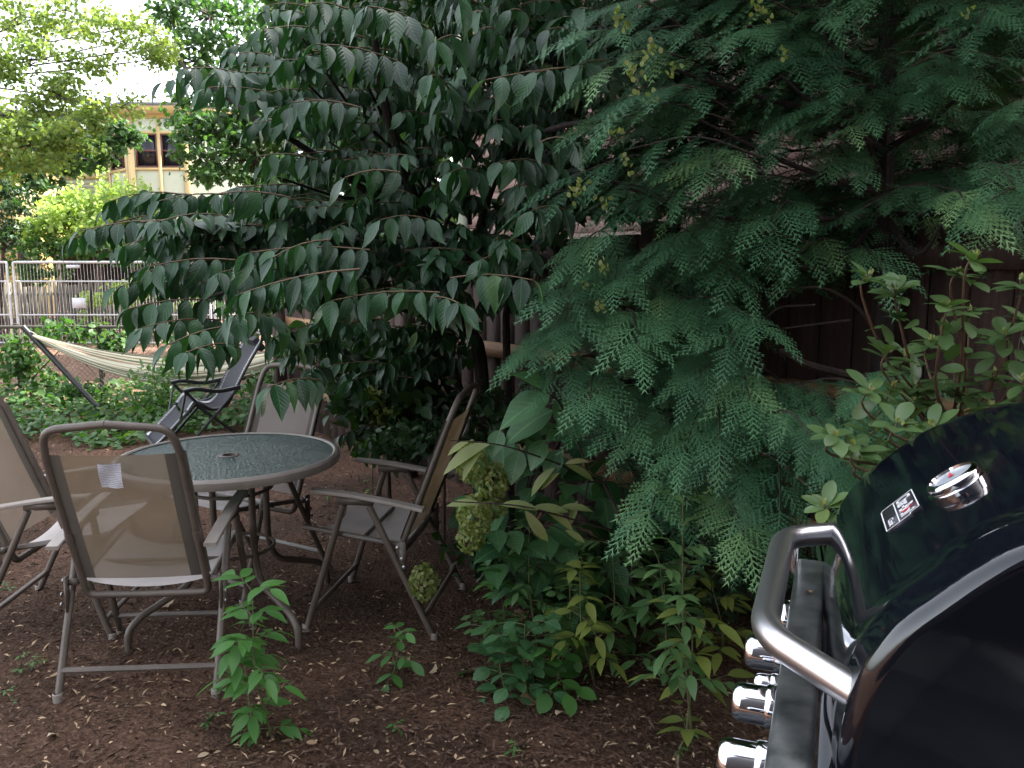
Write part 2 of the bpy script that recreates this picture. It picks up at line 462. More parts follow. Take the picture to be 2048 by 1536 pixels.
def groundmat():
    m, nt, out = newmat('mulch_ground')
    b = N(nt, 'ShaderNodeBsdfPrincipled', Roughness=.95)
    b.inputs['Specular IOR Level'].default_value = .15
    tc = N(nt, 'ShaderNodeTexCoord')
    n1 = N(nt, 'ShaderNodeTexNoise', Scale=1.3, Detail=5.0); n2 = N(nt, 'ShaderNodeTexNoise', Scale=55.0, Detail=8.0, Roughness=.75)
    n3 = N(nt, 'ShaderNodeTexVoronoi', Scale=70.0)
    for n in (n1, n2, n3): nt.links.new(tc.outputs['Object'], n.inputs['Vector'])
    r1 = ramp(nt, [(.33, (.036, .020, .013)), (.52, (.108, .062, .042)), (.72, (.21, .130, .090))]); nt.links.new(n2.outputs['Fac'], r1.inputs[0])
    r2 = ramp(nt, [(.35, (.55, .55, .55)), (.65, (1.25, 1.2, 1.15))]); nt.links.new(n1.outputs['Fac'], r2.inputs[0])
    mu = N(nt, 'ShaderNodeMix', data_type='RGBA', blend_type='MULTIPLY'); mu.inputs['Factor'].default_value = 1
    nt.links.new(r1.outputs[0], mu.inputs['A']); nt.links.new(r2.outputs[0], mu.inputs['B'])
    # leaf litter soil beyond the wire fence
    sp = N(nt, 'ShaderNodeSeparateXYZ'); nt.links.new(tc.outputs['Object'], sp.inputs[0])
    mr = N(nt, 'ShaderNodeMapRange'); mr.inputs['From Min'].default_value = 8.2; mr.inputs['From Max'].default_value = 9.2
    nt.links.new(sp.outputs[1], mr.inputs['Value'])
    r3 = ramp(nt, [(.3, (.10, .055, .038)), (.7, (.20, .125, .09))]); nt.links.new(n2.outputs['Fac'], r3.inputs[0])
    mm = N(nt, 'ShaderNodeMix', data_type='RGBA'); nt.links.new(mr.outputs[0], mm.inputs['Factor'])
    nt.links.new(mu.outputs['Result'], mm.inputs['A']); nt.links.new(r3.outputs[0], mm.inputs['B'])
    nt.links.new(mm.outputs['Result'], b.inputs['Base Color'])
    ad = N(nt, 'ShaderNodeMath', operation='ADD'); nt.links.new(n2.outputs['Fac'], ad.inputs[0]); nt.links.new(n3.outputs['Distance'], ad.inputs[1])
    bp = N(nt, 'ShaderNodeBump', Strength=1.0, Distance=.012); nt.links.new(ad.outputs[0], bp.inputs['Height'])
    nt.links.new(bp.outputs[0], b.inputs['Normal'])
    nt.links.new(b.outputs[0], out.inputs['Surface'])
    return m
M['ground'] = groundmat()

def hammockmat():
    m, nt, out = newmat('striped_hammock_cotton')
    b = N(nt, 'ShaderNodeBsdfPrincipled', Roughness=.85)
    uv = N(nt, 'ShaderNodeUVMap'); sp = N(nt, 'ShaderNodeSeparateXYZ'); nt.links.new(uv.outputs[0], sp.inputs[0])
    ml = N(nt, 'ShaderNodeMath', operation='MULTIPLY'); nt.links.new(sp.outputs[1], ml.inputs[0]); ml.inputs[1].default_value = 5.0
    fr = N(nt, 'ShaderNodeMath', operation='FRACT'); nt.links.new(ml.outputs[0], fr.inputs[0])
    W, T, G, K, P = (.62, .58, .44), (.33, .30, .19), (.20, .21, .13), (.05, .045, .04), (.42, .22, .16)
    rp = ramp(nt, [(0, W), (.14, T), (.2, W), (.34, P), (.40, W), (.46, G), (.56, K), (.60, W), (.74, T), (.84, W), (.93, K), (.96, G)], 'CONSTANT')
    nt.links.new(fr.outputs[0], rp.inputs[0]); nt.links.new(rp.outputs[0], b.inputs['Base Color'])
    nt.links.new(b.outputs[0], out.inputs['Surface'])
    return m
M['hammock'] = hammockmat()

def clap(name, col):
    return simple(name, col, .65, noise=.12, scale=4, bump=.1, bscale=30, anis=(1, 1, 6))
M['pink'] = clap('dusty_pink_clapboard', (.30, .195, .17))
M['yellow'] = clap('yellow_clapboard', (.50, .37, .13))
M['pgreen'] = clap('pale_green_clapboard', (.28, .32, .24))
M['slab'] = simple('added_grey_paver', (.045, .047, .052), .8, noise=.4, scale=9, bump=.3)
M['brick'] = simple('added_grey_brick', (.085, .085, .09), .85, noise=.4, scale=12, bump=.3)
M['panelface'] = simple('mottled_dark_steel', (.24, .25, .25), .33, metal=.75, noise=.6, scale=16, col2=(.06, .07, .068), bump=.05, bscale=40)

# ------------------------------------------------------------------ leaf templates  (x across, y along, z up side)
def leaf_tpl(w=.26, n=7, fold=.22, droop=.25, peak=.42, serr=0.0, tip=1.0, base=0.0):
    """returns V (nv,3), tris, uv.  length 1, half width w"""
    ys = np.linspace(0, 1, n + 1)
    V, uv = [], []
    for i, y in enumerate(ys):
        a = y / peak if y < peak else 1 - (y - peak) / (1 - peak)
        hw = w * math.sin(max(a, 0) * math.pi / 2) ** (0.75 if y < peak else tip)
        if y < peak: hw = w * math.sin(a * math.pi / 2) ** .7
        else: hw = w * (math.sin(a * math.pi / 2) ** tip)
        if serr and 0 < i < n: hw *= 1 + serr * (1 if i % 2 else -1)
        z = -droop * y * y
        for sx in (-1, 0, 1):
            V.append((sx * hw, y, z + abs(sx) * hw * fold)); uv.append((sx * hw / w, y))
    T = []
    for i in range(n):
        a = i * 3; b = a + 3
        for (p, q) in ((0, 1), (1, 2)):
            if i == 0: T.append((a + 1, b + q, b + p))
            elif i == n - 1: T.append((a + p, a + q, b + 1))
            else: T += [(a + p, a + q, b + q), (a + p, b + q, b + p)]
    return np.array(V), np.array(T), np.array(uv)

def diamond_tpl(w=.3):
    V = np.array([(0, 0, 0), (w, .45, .06), (0, 1, -.1), (-w, .45, .06)])
    return V, np.array([(0, 1, 2), (0, 2, 3)]), np.array([(0, 0), (1, .5), (0, 1), (-1, .5)])

def lobed_tpl():
    pts = [(0, 0), (.10, .12), (.30, .10), (.22, .28), (.42, .42), (.24, .50), (.30, .74), (.12, .70), (0, 1.0)]
    P = pts + [(-x, y) for x, y in pts[-2:0:-1]]
    V = [(0, .42, 0.02)] + [(x, y, -.25 * abs(x) - .12 * y * y) for x, y in P]
    T = [(0, 1 + i, 1 + (i + 1) % len(P)) for i in range(len(P))]
    return np.array(V), np.array(T), np.array([(v[0], v[1]) for v in V])

def instance(tpl, P, A, Nn, S, rnd, Sx=None):
    """P origin, A leaf axis, Nn normal hint, S scale -> V,T,uv,attr"""
    V, T, uv = tpl
    P = np.asarray(P, float); A = nrm(A); Nn = np.asarray(Nn, float)
    X = nrm(np.cross(A, Nn)); Z = np.cross(X, A)
    S = np.asarray(S, float).reshape(-1, 1, 1)
    Sx = S if Sx is None else np.asarray(Sx, float).reshape(-1, 1, 1)
    W = (V[None, :, 0:1] * Sx * X[:, None] + V[None, :, 1:2] * S * A[:, None] + V[None, :, 2:3] * S * Z[:, None]) + P[:, None]
    n, nv = len(P), len(V)
    TT = (T[None] + (np.arange(n) * nv)[:, None, None]).reshape(-1, 3)
    return W.reshape(-1, 3), TT, np.tile(uv, (n, 1)), np.repeat(rnd, nv)

class Leaves:
    def __init__(s): s.b = []
    def add(s, tpl, P, A, Nn, S, rnd=None, Sx=None):
        if len(P) == 0: return
        n = len(P)
        rnd = rng.random(n) if rnd is None else np.broadcast_to(rnd, (n,))
        s.b.append(instance(tpl, P, A, Nn, np.broadcast_to(S, (n,)), rnd, Sx))
    def build(s, name, mat, parent=None, smooth=True):
        off = 0; Vs, Ts, us, rs = [], [], [], []
        for V, T, u, r in s.b:
            Vs.append(V); Ts.append(T + off); us.append(u); rs.append(r); off += len(V)
        me = raw_mesh(name, np.concatenate(Vs), [np.concatenate(Ts)], mat, uv=np.concatenate(us), attr=np.concatenate(rs), smooth=smooth)
        return link(name, me, parent)

VIB = leaf_tpl(.27, 8, .28, .22, .40, serr=.03, tip=1.25)
VIB2 = leaf_tpl(.25, 8, .45, .40, .42, serr=.03, tip=1.3)
def twist(tpl, k, bend):
    V, T, uv = tpl; V = V.copy(); a = k * V[:, 1]
    x, z = V[:, 0].copy(), V[:, 2].copy()
    V[:, 0] = x * np.cos(a) - z * np.sin(a) + bend * V[:, 1] ** 2; V[:, 2] = x * np.sin(a) + z * np.cos(a)
    return V, T, uv
VIB3 = twist(leaf_tpl(.24, 8, .2, .45, .38, serr=.04, tip=1.4), .9, .10)
VIB4 = twist(leaf_tpl(.26, 8, .38, .10, .44, serr=.03, tip=1.1), -.8, -.12)
OVAL = leaf_tpl(.24, 6, .18, .18, .52, tip=.8)
PADDLE = leaf_tpl(.25, 8, .16, .22, .60, tip=.62)
PADDLE2 = leaf_tpl(.23, 8, .34, .10, .58, tip=.65)
OVAL2 = leaf_tpl(.21, 6, .30, .35, .55, tip=.8)
LANCE = leaf_tpl(.19, 6, .20, .28, .40, tip=1.1)
ROUND = leaf_tpl(.36, 6, .15, .15, .48, tip=.7)
BROAD = leaf_tpl(.33, 8, .22, .28, .42, serr=.02, tip=1.1)
DIAM = diamond_tpl(.30)
DIAM2 = diamond_tpl(.42)
LOBED = lobed_tpl()

def inpoly(x, y, poly):
    c = False; n = len(poly); j = n - 1
    for i in range(n):
        xi, yi = poly[i]; xj, yj = poly[j]
        if (yi > y) != (yj > y) and x < (xj - xi) * (y - yi) / (yj - yi) + xi: c = not c
        j = i
    return c

def polysample(poly, n, holes=()):
    xs = [p[0] for p in poly]; ys = [p[1] for p in poly]
    out = []
    while len(out) < n:
        x = random.uniform(min(xs), max(xs)); y = random.uniform(min(ys), max(ys))
        if inpoly(x, y, poly) and not any(inpoly(x, y, h) for h in holes): out.append((x, y))
    return out

# ================================================================== SETTING: ground
def build_ground():
    xs = np.concatenate([[-150, -60, -30, -18], np.linspace(-12, 8, 161), [14, 30, 60, 150]])
    ys = np.concatenate([[-60, -20, -8], np.linspace(-3, 14, 137), [18, 26, 40, 80, 250]])
    X, Y = np.meshgrid(xs, ys, indexing='ij')
    Z = .012 * np.sin(X * 2.1 + .5) * np.cos(Y * 1.7) + .008 * np.sin(X * 5.3 + Y * 3.1) + rng.normal(0, .0035, X.shape)
    P = np.stack([X, Y, Z], -1)
    mb = MB(); mb.grid(P)
    o = mb.build('ground', M['ground'])
    tag(o, 'dark brown mulch ground of the shaded garden', kind='structure')
build_ground()
def patio():  # unseen paving, added so the grill end reflects dark grey instead of mulch
    mb = MB()
    for i in range(9):
        for j in range(8):
            mb.box((-.6 + i * .5 + .25, -1.75 + j * .46 + .23, .012 + random.uniform(0, .003)), (.49, .45, .05))
    tag(mb.build('patio', M['slab'], smooth=False), 'unseen dark grey paving added under the grill to darken its reflections', kind='structure')
patio()

def build_mulch():
    L = Leaves()
    n = 60000
    Y = 1.6 + 7 * rng.random(n) ** 1.5
    X = (rng.random(n) - .5) * 1.4 * Y - .1
    Pp = np.stack([X, Y, .008 + .012 * rng.random(n)], -1)
    a = rng.random(n) * 6.283
    A = np.stack([np.cos(a), np.sin(a), rng.normal(0, .25, n)], -1)
    Nn = np.stack([rng.normal(0, .35, n), rng.normal(0, .35, n), np.ones(n)], -1)
    r = rng.random(n) ** 1.2 * .9
    r[rng.random(n) < .075] = 1.0
    L.add(DIAM, Pp, A, Nn, .010 + .040 * rng.random(n) ** 2.4, r, Sx=(.008 + .010 * rng.random(n)))
    o = L.build('mulch_litter', M['chip'], smooth=False)
    tag(o, 'loose bark chips and twigs covering the soil', 'mulch', kind='stuff')
build_mulch()

# ================================================================== HOUSES
def clapwall(mb, p0, p1, z0, z1, step=.105, lap=.018):
    """horizontal lapped boards between ground points p0->p1, facing right-hand side normal"""
    p0 = np.array([*p0, 0.0]); p1 = np.array([*p1, 0.0]); d = nrm(p1 - p0); nn = np.array([d[1], -d[0], 0])
    z = z0
    while z < z1 - 1e-4:
        zt = min(z + step, z1)
        a = p0 + nn * lap; b = p1 + nn * lap
        V = [a + [0, 0, z], b + [0, 0, z], p1 + [0, 0, zt], p0 + [0, 0, zt], p0 + [0, 0, z], p1 + [0, 0, z]]
        mb.add(V, [[0, 1, 2, 3], [4, 5, 1, 0]])
        z = zt

FD = np.array([.624, -.781]); FN = np.array([.781, .624])     # fence direction (towards the right, nearer) and outward normal
def fpt(s, off=0.0):
    return np.array([-.03, 5.0]) + FD * s + FN * off

def side_house():
    t = thing('pink_house', 'dusty pink clapboard house close behind the garden fence, seen through the cedar branches', 'house')
    a = fpt(-3.1, 1.9); b = fpt(6.5, 1.9)
    mb = MB(); clapwall(mb, a, b, 0, 7.6, .105)
    mb.build('wall', M['pink'], t, smooth=False)
    mb = MB()
    c0 = a + FN * 7; c1 = b + FN * 7
    mb.add([[*a, 0], [*c0, 0], [*c0, 7.6], [*a, 7.6], [*b, 0], [*c1, 0], [*c1, 7.6], [*b, 7.6]], [[1, 0, 3, 2], [4, 5, 6, 7], [5, 1, 2, 6]])
    mb.build('side_wall', M['pink'], t, smooth=False)
    mb = MB()
    e = -FN * .35
    q = [a + e - FD * .3, b + e + FD * .3, c1 + FN * .35 + FD * .3, c0 + FN * .35 - FD * .3]
    V = [[*p, 7.6] for p in q] + [[*p, 7.8] for p in q]
    mb.add(V, [[0, 1, 2, 3], [7, 6, 5, 4], [0, 4, 5, 1], [1, 5, 6, 2], [2, 6, 7, 3], [3, 7, 4, 0]])
    mb.build('roof', M['roofmat'], t, smooth=False)
    mb = MB(); ang = math.atan2(FD[1], FD[0]); Mz = np.array([[math.cos(ang), -math.sin(ang), 0], [math.sin(ang), math.cos(ang), 0], [0, 0, 1]])
    mb.box([*(a - FN * .02), 3.8], (.12, .08, 7.6), Mz)
    mb.build('corner_board', M['panelpaint'], t, smooth=False)
side_house()

def window(parent, cx, cz, w, h, y, mb_frame=.05, facing=None, chamfer=None):
    """sash window in a wall plane y, facing -Y (or transformed by function)"""
    tr = chamfer or (lambda x, yy, z: (x, yy, z))
    def bx(mb, x0, x1, y0, y1, z0, z1):
        V = [tr(x, yy, z) for z in (z0, z1) for (x, yy) in ((x0, y0), (x1, y0), (x1, y1), (x0, y1))]
        mb.add(V, [[0, 3, 2, 1], [4, 5, 6, 7], [0, 1, 5, 4], [1, 2, 6, 5], [2, 3, 7, 6], [3, 0, 4, 7]])
    f = MB(); d = mb_frame
    bx(f, cx - w / 2, cx - w / 2 + d, y - .06, y + .02, cz - h / 2, cz + h / 2)
    bx(f, cx + w / 2 - d, cx + w / 2, y - .06, y + .02, cz - h / 2, cz + h / 2)
    bx(f, cx - w / 2 + d, cx + w / 2 - d, y - .06, y + .02, cz + h / 2 - d, cz + h / 2)
    bx(f, cx - w / 2 + d, cx + w / 2 - d, y - .06, y + .02, cz - h / 2, cz - h / 2 + d)
    bx(f, cx - w / 2 + d, cx + w / 2 - d, y - .05, y + .02, cz - .03, cz + .03)
    wo_ = f.build('window', M['sash'], parent, smooth=False)
    g = MB(); bx(g, cx - w / 2 + d, cx + w / 2 - d, y - .01, y + .015, cz - h / 2 + d, cz + h / 2 - d)
    g.build('pane', M['glass'], wo_, smooth=False)

def far_house():
    Y0 = 29.5
    def X(px, Y=Y0): return at(px, 300, Y)[0]
    def Z(py, Y=Y0): return at(300, py, Y)[2]
    t = thing('bay_house', 'cream and pale green two storey house with an angular window bay, far behind the trees', 'house', (0, 0, 0))
    zt = Z(214)
    xl, xr = X(256), X(378)
    ch = 1.35
    # main block
    mb = MB()
    mb.box(((xl - 9 + xr + 1.2) / 2, Y0 + ch + 4.5, zt / 2 - .15), (xr + 1.2 - xl + 9, 9, zt - .3))
    mb.build('wall', M['pgreen'], t, smooth=False)
    mb = MB(); clapwall(mb, (xl - 9, Y0 + ch - .01), (xl - ch, Y0 + ch - .01), 0, zt - .5, .14)
    mb.build('siding', M['pgreen'], t, smooth=False)
    # bay
    mb = MB()
    pl = [(xl - ch, Y0 + ch), (xl, Y0), (xr, Y0), (xr + ch, Y0 + ch)]
    V = [(x, y, z) for z in (0, zt - .1) for (x, y) in pl]
    mb.add(V, [[0, 1, 5, 4], [1, 2, 6, 5], [2, 3, 7, 6]])
    mb.build('bay', M['panelpaint'], t, smooth=False)
    mb = MB()
    rows = [(Z(222), Z(236)), (Z(262), Z(268)), (Z(335), Z(341)), (Z(480), Z(487)), (Z(560), Z(566))]
    def bar(x0, x1, z0, z1, y=Y0, th=.05): mb.box(((x0 + x1) / 2, y - th / 2 - .003, (z0 + z1) / 2), (x1 - x0, th, abs(z1 - z0)))
    for (za, zb) in rows: bar(xl - .02, xr + .02, min(za, zb), max(za, zb))
    bar(xl - .02, xr + .02, Z(236) - .0, zt, th=.07)
    for px, hw_ in ((262, 7), (319.5, 3.5), (374, 7)): bar(X(px - hw_), X(px + hw_), 0, Z(236), th=.055)
    # chamfer trim (left face)
    def trl(u, z0, z1, w=.14):
        ax, ay = xl - ch, Y0 + ch
        dx = nrm([ch, -ch, 0]); nn = np.array([-.7071, -.7071, 0])
        c = np.array([ax, ay, 0]) + dx * (u * ch * 1.414) + nn * .03
        Mx = np.array([[.7071, .7071, 0], [-.7071, .7071, 0], [0, 0, 1]])
        mb.box(c + [0, 0, (z0 + z1) / 2], (w, .05, z1 - z0), Mx)
    trl(.06, 0, Z(236)); trl(.94, 0, Z(236)); trl(.5, Z(236), zt, ch * 1.414 - .02)
    for (za, zb) in rows[1:]: trl(.5, min(za, zb), max(za, zb), ch * 1.414 - .24)
    mb.build('trim', M['cream'], t, smooth=False)
    # cornice
    mb = MB()
    off = .28
    pl2 = [(xl - ch - off, Y0 + ch), (xl - off * .4, Y0 - off), (xr + off * .4, Y0 - off), (xr + ch + off, Y0 + ch)]
    V = [(x, y, z) for z in (zt - .25, zt) for (x, y) in pl2]
    mb.add(V, [[0, 1, 5, 4], [1, 2, 6, 5], [2, 3, 7, 6], [3, 2, 1, 0]])
    mb.build('cornice', M['soffit'], t, smooth=False)
    mb = MB()
    V = [(x, y, z) for z in (zt + .003, zt + .12) for (x, y) in [(pl2[0][0] - 8, Y0 + ch - .35)] + pl2 + [(xr + 3, Y0 + ch - .1), (xr + 3, Y0 + 11), (xl - 10, Y0 + 11)]]
    k = 8
    mb.add(V, [[i, (i + 1) % k, (i + 1) % k + k, i + k] for i in range(k)], ng=[list(range(k, 2 * k)), list(range(k))[::-1]])
    mb.build('roof', M['roofmat'], t, smooth=False)
    for px in (294, 345): window(t, X(px), (Z(268) + Z(335)) / 2, X(316) - X(272.5), Z(268) - Z(335), Y0 - .0)
    for px in (294, 345): window(t, X(px), (Z(490) + Z(556)) / 2, X(316) - X(272.5), Z(490) - Z(556), Y0 - .0)
    c = .7071
    def tr(x, y, z):  # local x along chamfer
        b0 = np.array([xl - ch, Y0 + ch, 0]); return tuple(b0 + np.array([c, -c, 0]) * x + np.array([-c, -c, 0]) * (-y) + np.array([0, 0, z]))
    window(t, ch * .7071, (Z(268) + Z(335)) / 2, 1.15, Z(268) - Z(335), 0, chamfer=lambda x, y, z: tr(x, y, z))
    for px, py in ((60, 300), (150, 300), (105, 470), (30, 470)):
        window(t, X(px), Z(py), .95, 1.3, Y0 + ch - .03)
    mb = MB()
    for (pa, pb) in ((338, 350),): mb.box(((xl - 9 + xl - ch) / 2, Y0 + ch - .05, (Z(pa) + Z(pb)) / 2), (9 - ch, .09, Z(pa) - Z(pb)))
    mb.build('belt_course', M['cream'], t, smooth=False)
far_house()

def yellow_house():
    t = thing('yellow_house', 'yellow clapboard house with a porch at the left edge behind the wire fences', 'house')
    Y0 = 22.0
    x1 = at(36, 500, Y0)[0]
    mb = MB(); clapwall(mb, (x1 - 8, Y0), (x1, Y0), 0, 4.6, .12)
    mb.build('wall', M['yellow'], t, smooth=False)
    mb = MB(); mb.box((x1 - 4, Y0 + 1.28, 2.3), (8, 2.5, 4.6)); mb.build('side_wall', M['yellow'], t, smooth=False)
    mb = MB(); mb.box((x1 + .06, Y0 - .06, 2.3), (.14, .14, 4.6)); mb.build('corner_board', M['cream'], t, smooth=False)
    mb = MB(); mb.add([[x1 - 8.4, Y0 - .5, 4.55], [x1 + .6, Y0 - .5, 4.55], [x1 + .6, Y0 + 1.3, 5.4], [x1 - 8.4, Y0 + 1.3, 5.4], [x1 + .6, Y0 + 3.1, 4.55], [x1 - 8.4, Y0 + 3.1, 4.55]], [[0, 1, 2, 3], [3, 2, 4, 5], [1, 0, 5, 4]], tris=[[1, 4, 2], [0, 3, 5]])
    mb.build('roof', M['roofmat'], t, smooth=False)
    window(t, x1 - 1.4, 2.2, .9, 1.4, Y0 - .03)
yellow_house()

# shed / porch with dark openings behind the stake fence
def porch():
    t = thing('back_porch', 'low dark timber porch with brown posts behind the mesh fence panels', 'porch')
    Y0 = 21.0
    x0, x1 = at(45, 600, Y0)[0], at(430, 600, Y0)[0]
    mb = MB(); mb.box(((x0 + x1) / 2, Y0 + 2.2, .95), (x1 - x0, .1, 1.9)); mb.build('back_wall', M['darkbark'], t, smooth=False)
    mb = MB(); mb.box(((x0 + x1) / 2, Y0 + 1.0, 1.98), (x1 - x0 + .4, 2.6, .12)); mb.build('roof', M['grey_wood'], t, smooth=False)
    for k in np.linspace(0, 1, 6):
        mb = MB(); mb.box((x0 + .1 + k * (x1 - x0 - .2), Y0, .96), (.16, .16, 1.92)); mb.build('post', M['fence_wood'], t, smooth=False)
porch()

# ================================================================== FENCES
def wooden_fence():
    t = thing('wooden_fence', 'brown board fence with pale rails behind the shrubs, thin gaps of light between its boards', 'fence')
    ang = math.atan2(FD[1], FD[0]); Mz = np.array([[math.cos(ang), -math.sin(ang), 0], [math.sin(ang), math.cos(ang), 0], [0, 0, 1]])
    mb = MB(); s = -3.4
    while s < 4.2:
        w = .135; h = 1.66 + random.uniform(-.012, .012)
        p = fpt(s + w / 2, random.uniform(-.002, .002)); mb.box([*p, h / 2 + .03], (w, .02, h - .06), Mz)
        s += w + (.007 if s > .9 else .003) + random.uniform(0, .003)
    mb.build('board_panel', M['fence_wood'], t, smooth=False)
    for z in (.42, 1.0, 1.55):
        mb = MB(); c = fpt(.4, -.033); mb.box([*c, z], (7.6, .04, .088), Mz); mb.build('rail', M['rail_wood'] if z < 1.2 else M['fence_wood'], t, smooth=False)
    for s in (-3.2, -1.0, 1.25, 3.4):
        mb = MB(); p = fpt(s, -.10); mb.box([*p, .86], (.09, .09, 1.72), Mz); mb.build('post', M['fence_wood'], t, smooth=False)
wooden_fence()

def chainlink():
    t = thing('chain_link_fence', 'low rusty chain link fence overgrown with vines behind the hammock', 'fence')
    Y0 = 8.5; x0, x1 = -7.2, .2; h = .86
    mb = MB(); step = .055
    x = x0 - h
    while x < x1:
        for sgn in (1, -1):
            a = np.array([x, Y0 + .004 * sgn, .02]); b = np.array([x + h, Y0 + .004 * sgn, h])
            if sgn < 0: a, b = np.array([x, Y0 - .004, h]), np.array([x + h, Y0 - .004, .02])
            if a[0] >= x0 and b[0] <= x1: mb.tube([a, b], .0017, 3, cap=False)
        x += step
    mb.build('wire_mesh', M['rustwire'], t, smooth=False)
    mb = MB(); mb.tube([(x0, Y0 - .02, h + .01), (x1, Y0 - .02, h + .01)], .018, 8); mb.build('top_rail', M['rustwire'], t)
    for px in (35, 200, 420):
        xx = at(px, 740, Y0)[0]
        mb = MB(); mb.tube([(xx, Y0 + .04, 0), (xx, Y0 + .04, h + .04)], .03, 8); mb.build('post', M['rustwire'], t)
chainlink()

def tempfence():
    Y0 = 15.4
    bx = at(26, 600, Y0)[0]
    first = None
    for k, (xa, w) in enumerate(((bx + .06, 3.6), (bx + 3.72, 3.6), (bx - 3.66, 3.6))):
        lab = ['galvanised mesh barrier panel with a white notice tied to it behind the hammock',
               'galvanised mesh barrier panel mostly hidden behind the big leafy shrub',
               'galvanised mesh barrier panel cut by the left edge of the photo'][k]
        t = thing('mesh_barrier', lab, 'barrier', (xa, Y0 + (0.0 if k != 1 else .05), 0), group='galvanised mesh barrier panels')
        H = 1.53
        mb = MB()
        mb.tube(fillet([(.0, 0, .02), (.0, 0, H), (w, 0, H), (w, 0, .02)], .03, 4), .024, 8)
        mb.build('frame', M['galv'], t)
        for z in (.04, .56, 1.18):
            mb = MB(); mb.tube([(0.02, 0, z), (w - .02, 0, z)], .014, 6); mb.build('crossbar', M['galv'], t)
        mb = MB(); x = .06
        while x < w - .03:
            mb.tube([(x, .004, .04), (x, .004, H - .02)], .0035, 3, cap=False); x += .062
        mb.build('wire_mesh', M['galv'], t, smooth=False)
    # joint sleeve and signs
    p = at(158, 606, Y0 - .05)
    mb = MB(); mb.box(p, (.25, .006, .19)); o = mb.build('notice_sheet', M['paper'], None, smooth=False)
    tag(o, 'small white notice sheet hanging on the mesh barrier', 'notice')
    p = at(146, 533, Y0 - .05)
    mb = MB(); mb.box(p, (.25, .006, .06)); o = mb.build('name_plate', M['paper'], None, smooth=False)
    tag(o, 'narrow pale plate fixed just under the top rail of the mesh barrier', 'plate')
tempfence()

def stakefence():
    t = thing('stake_fence', 'weathered grey brown stake fence standing behind the mesh barriers', 'fence')
    Y0 = 18.0; x = at(-60, 600, Y0)[0]; x1 = at(620, 600, Y0)[0]
    mb = MB()
    while x < x1:
        h = random.uniform(1.0, 1.16); mb.box((x, Y0, h / 2), (.07, .03, h)); x += .11
    mb.build('stakes', M['grey_wood'], t, smooth=False)
    mb = MB()
    xa = at(-60, 600, Y0)[0]
    for z in (.3, .85): mb.box(((xa + x1) / 2, Y0 + .04, z), (x1 - xa, .04, .06))
    mb.build('rail', M['grey_wood'], t, smooth=False)
stakefence()

# ================================================================== FURNITURE
def swept_rect(mb, pts, w, th, up=(0, 0, 1)):
    pts = np.asarray(pts, float); m = len(pts); V = []
    for i in range(m):
        T = nrm(pts[min(i + 1, m - 1)] - pts[max(i - 1, 0)]); S = nrm(np.cross(T, up)); U = np.cross(S, T)
        ww = w if np.isscalar(w) else w[i]
        for (a, b) in ((-1, -.6), (-.85, -1), (.85, -1), (1, -.6), (1, .6), (.85, 1), (-.85, 1), (-1, .6)):
            V.append(pts[i] + S * a * ww / 2 + U * b * th / 2)
    q = []
    for i in range(m - 1):
        for k in range(8):
            q.append([i * 8 + k, i * 8 + (k + 1) % 8, (i + 1) * 8 + (k + 1) % 8, (i + 1) * 8 + k])
    mb.add(V, q, ng=[list(range(8)), [(m - 1) * 8 + k for k in range(8)][::-1]])

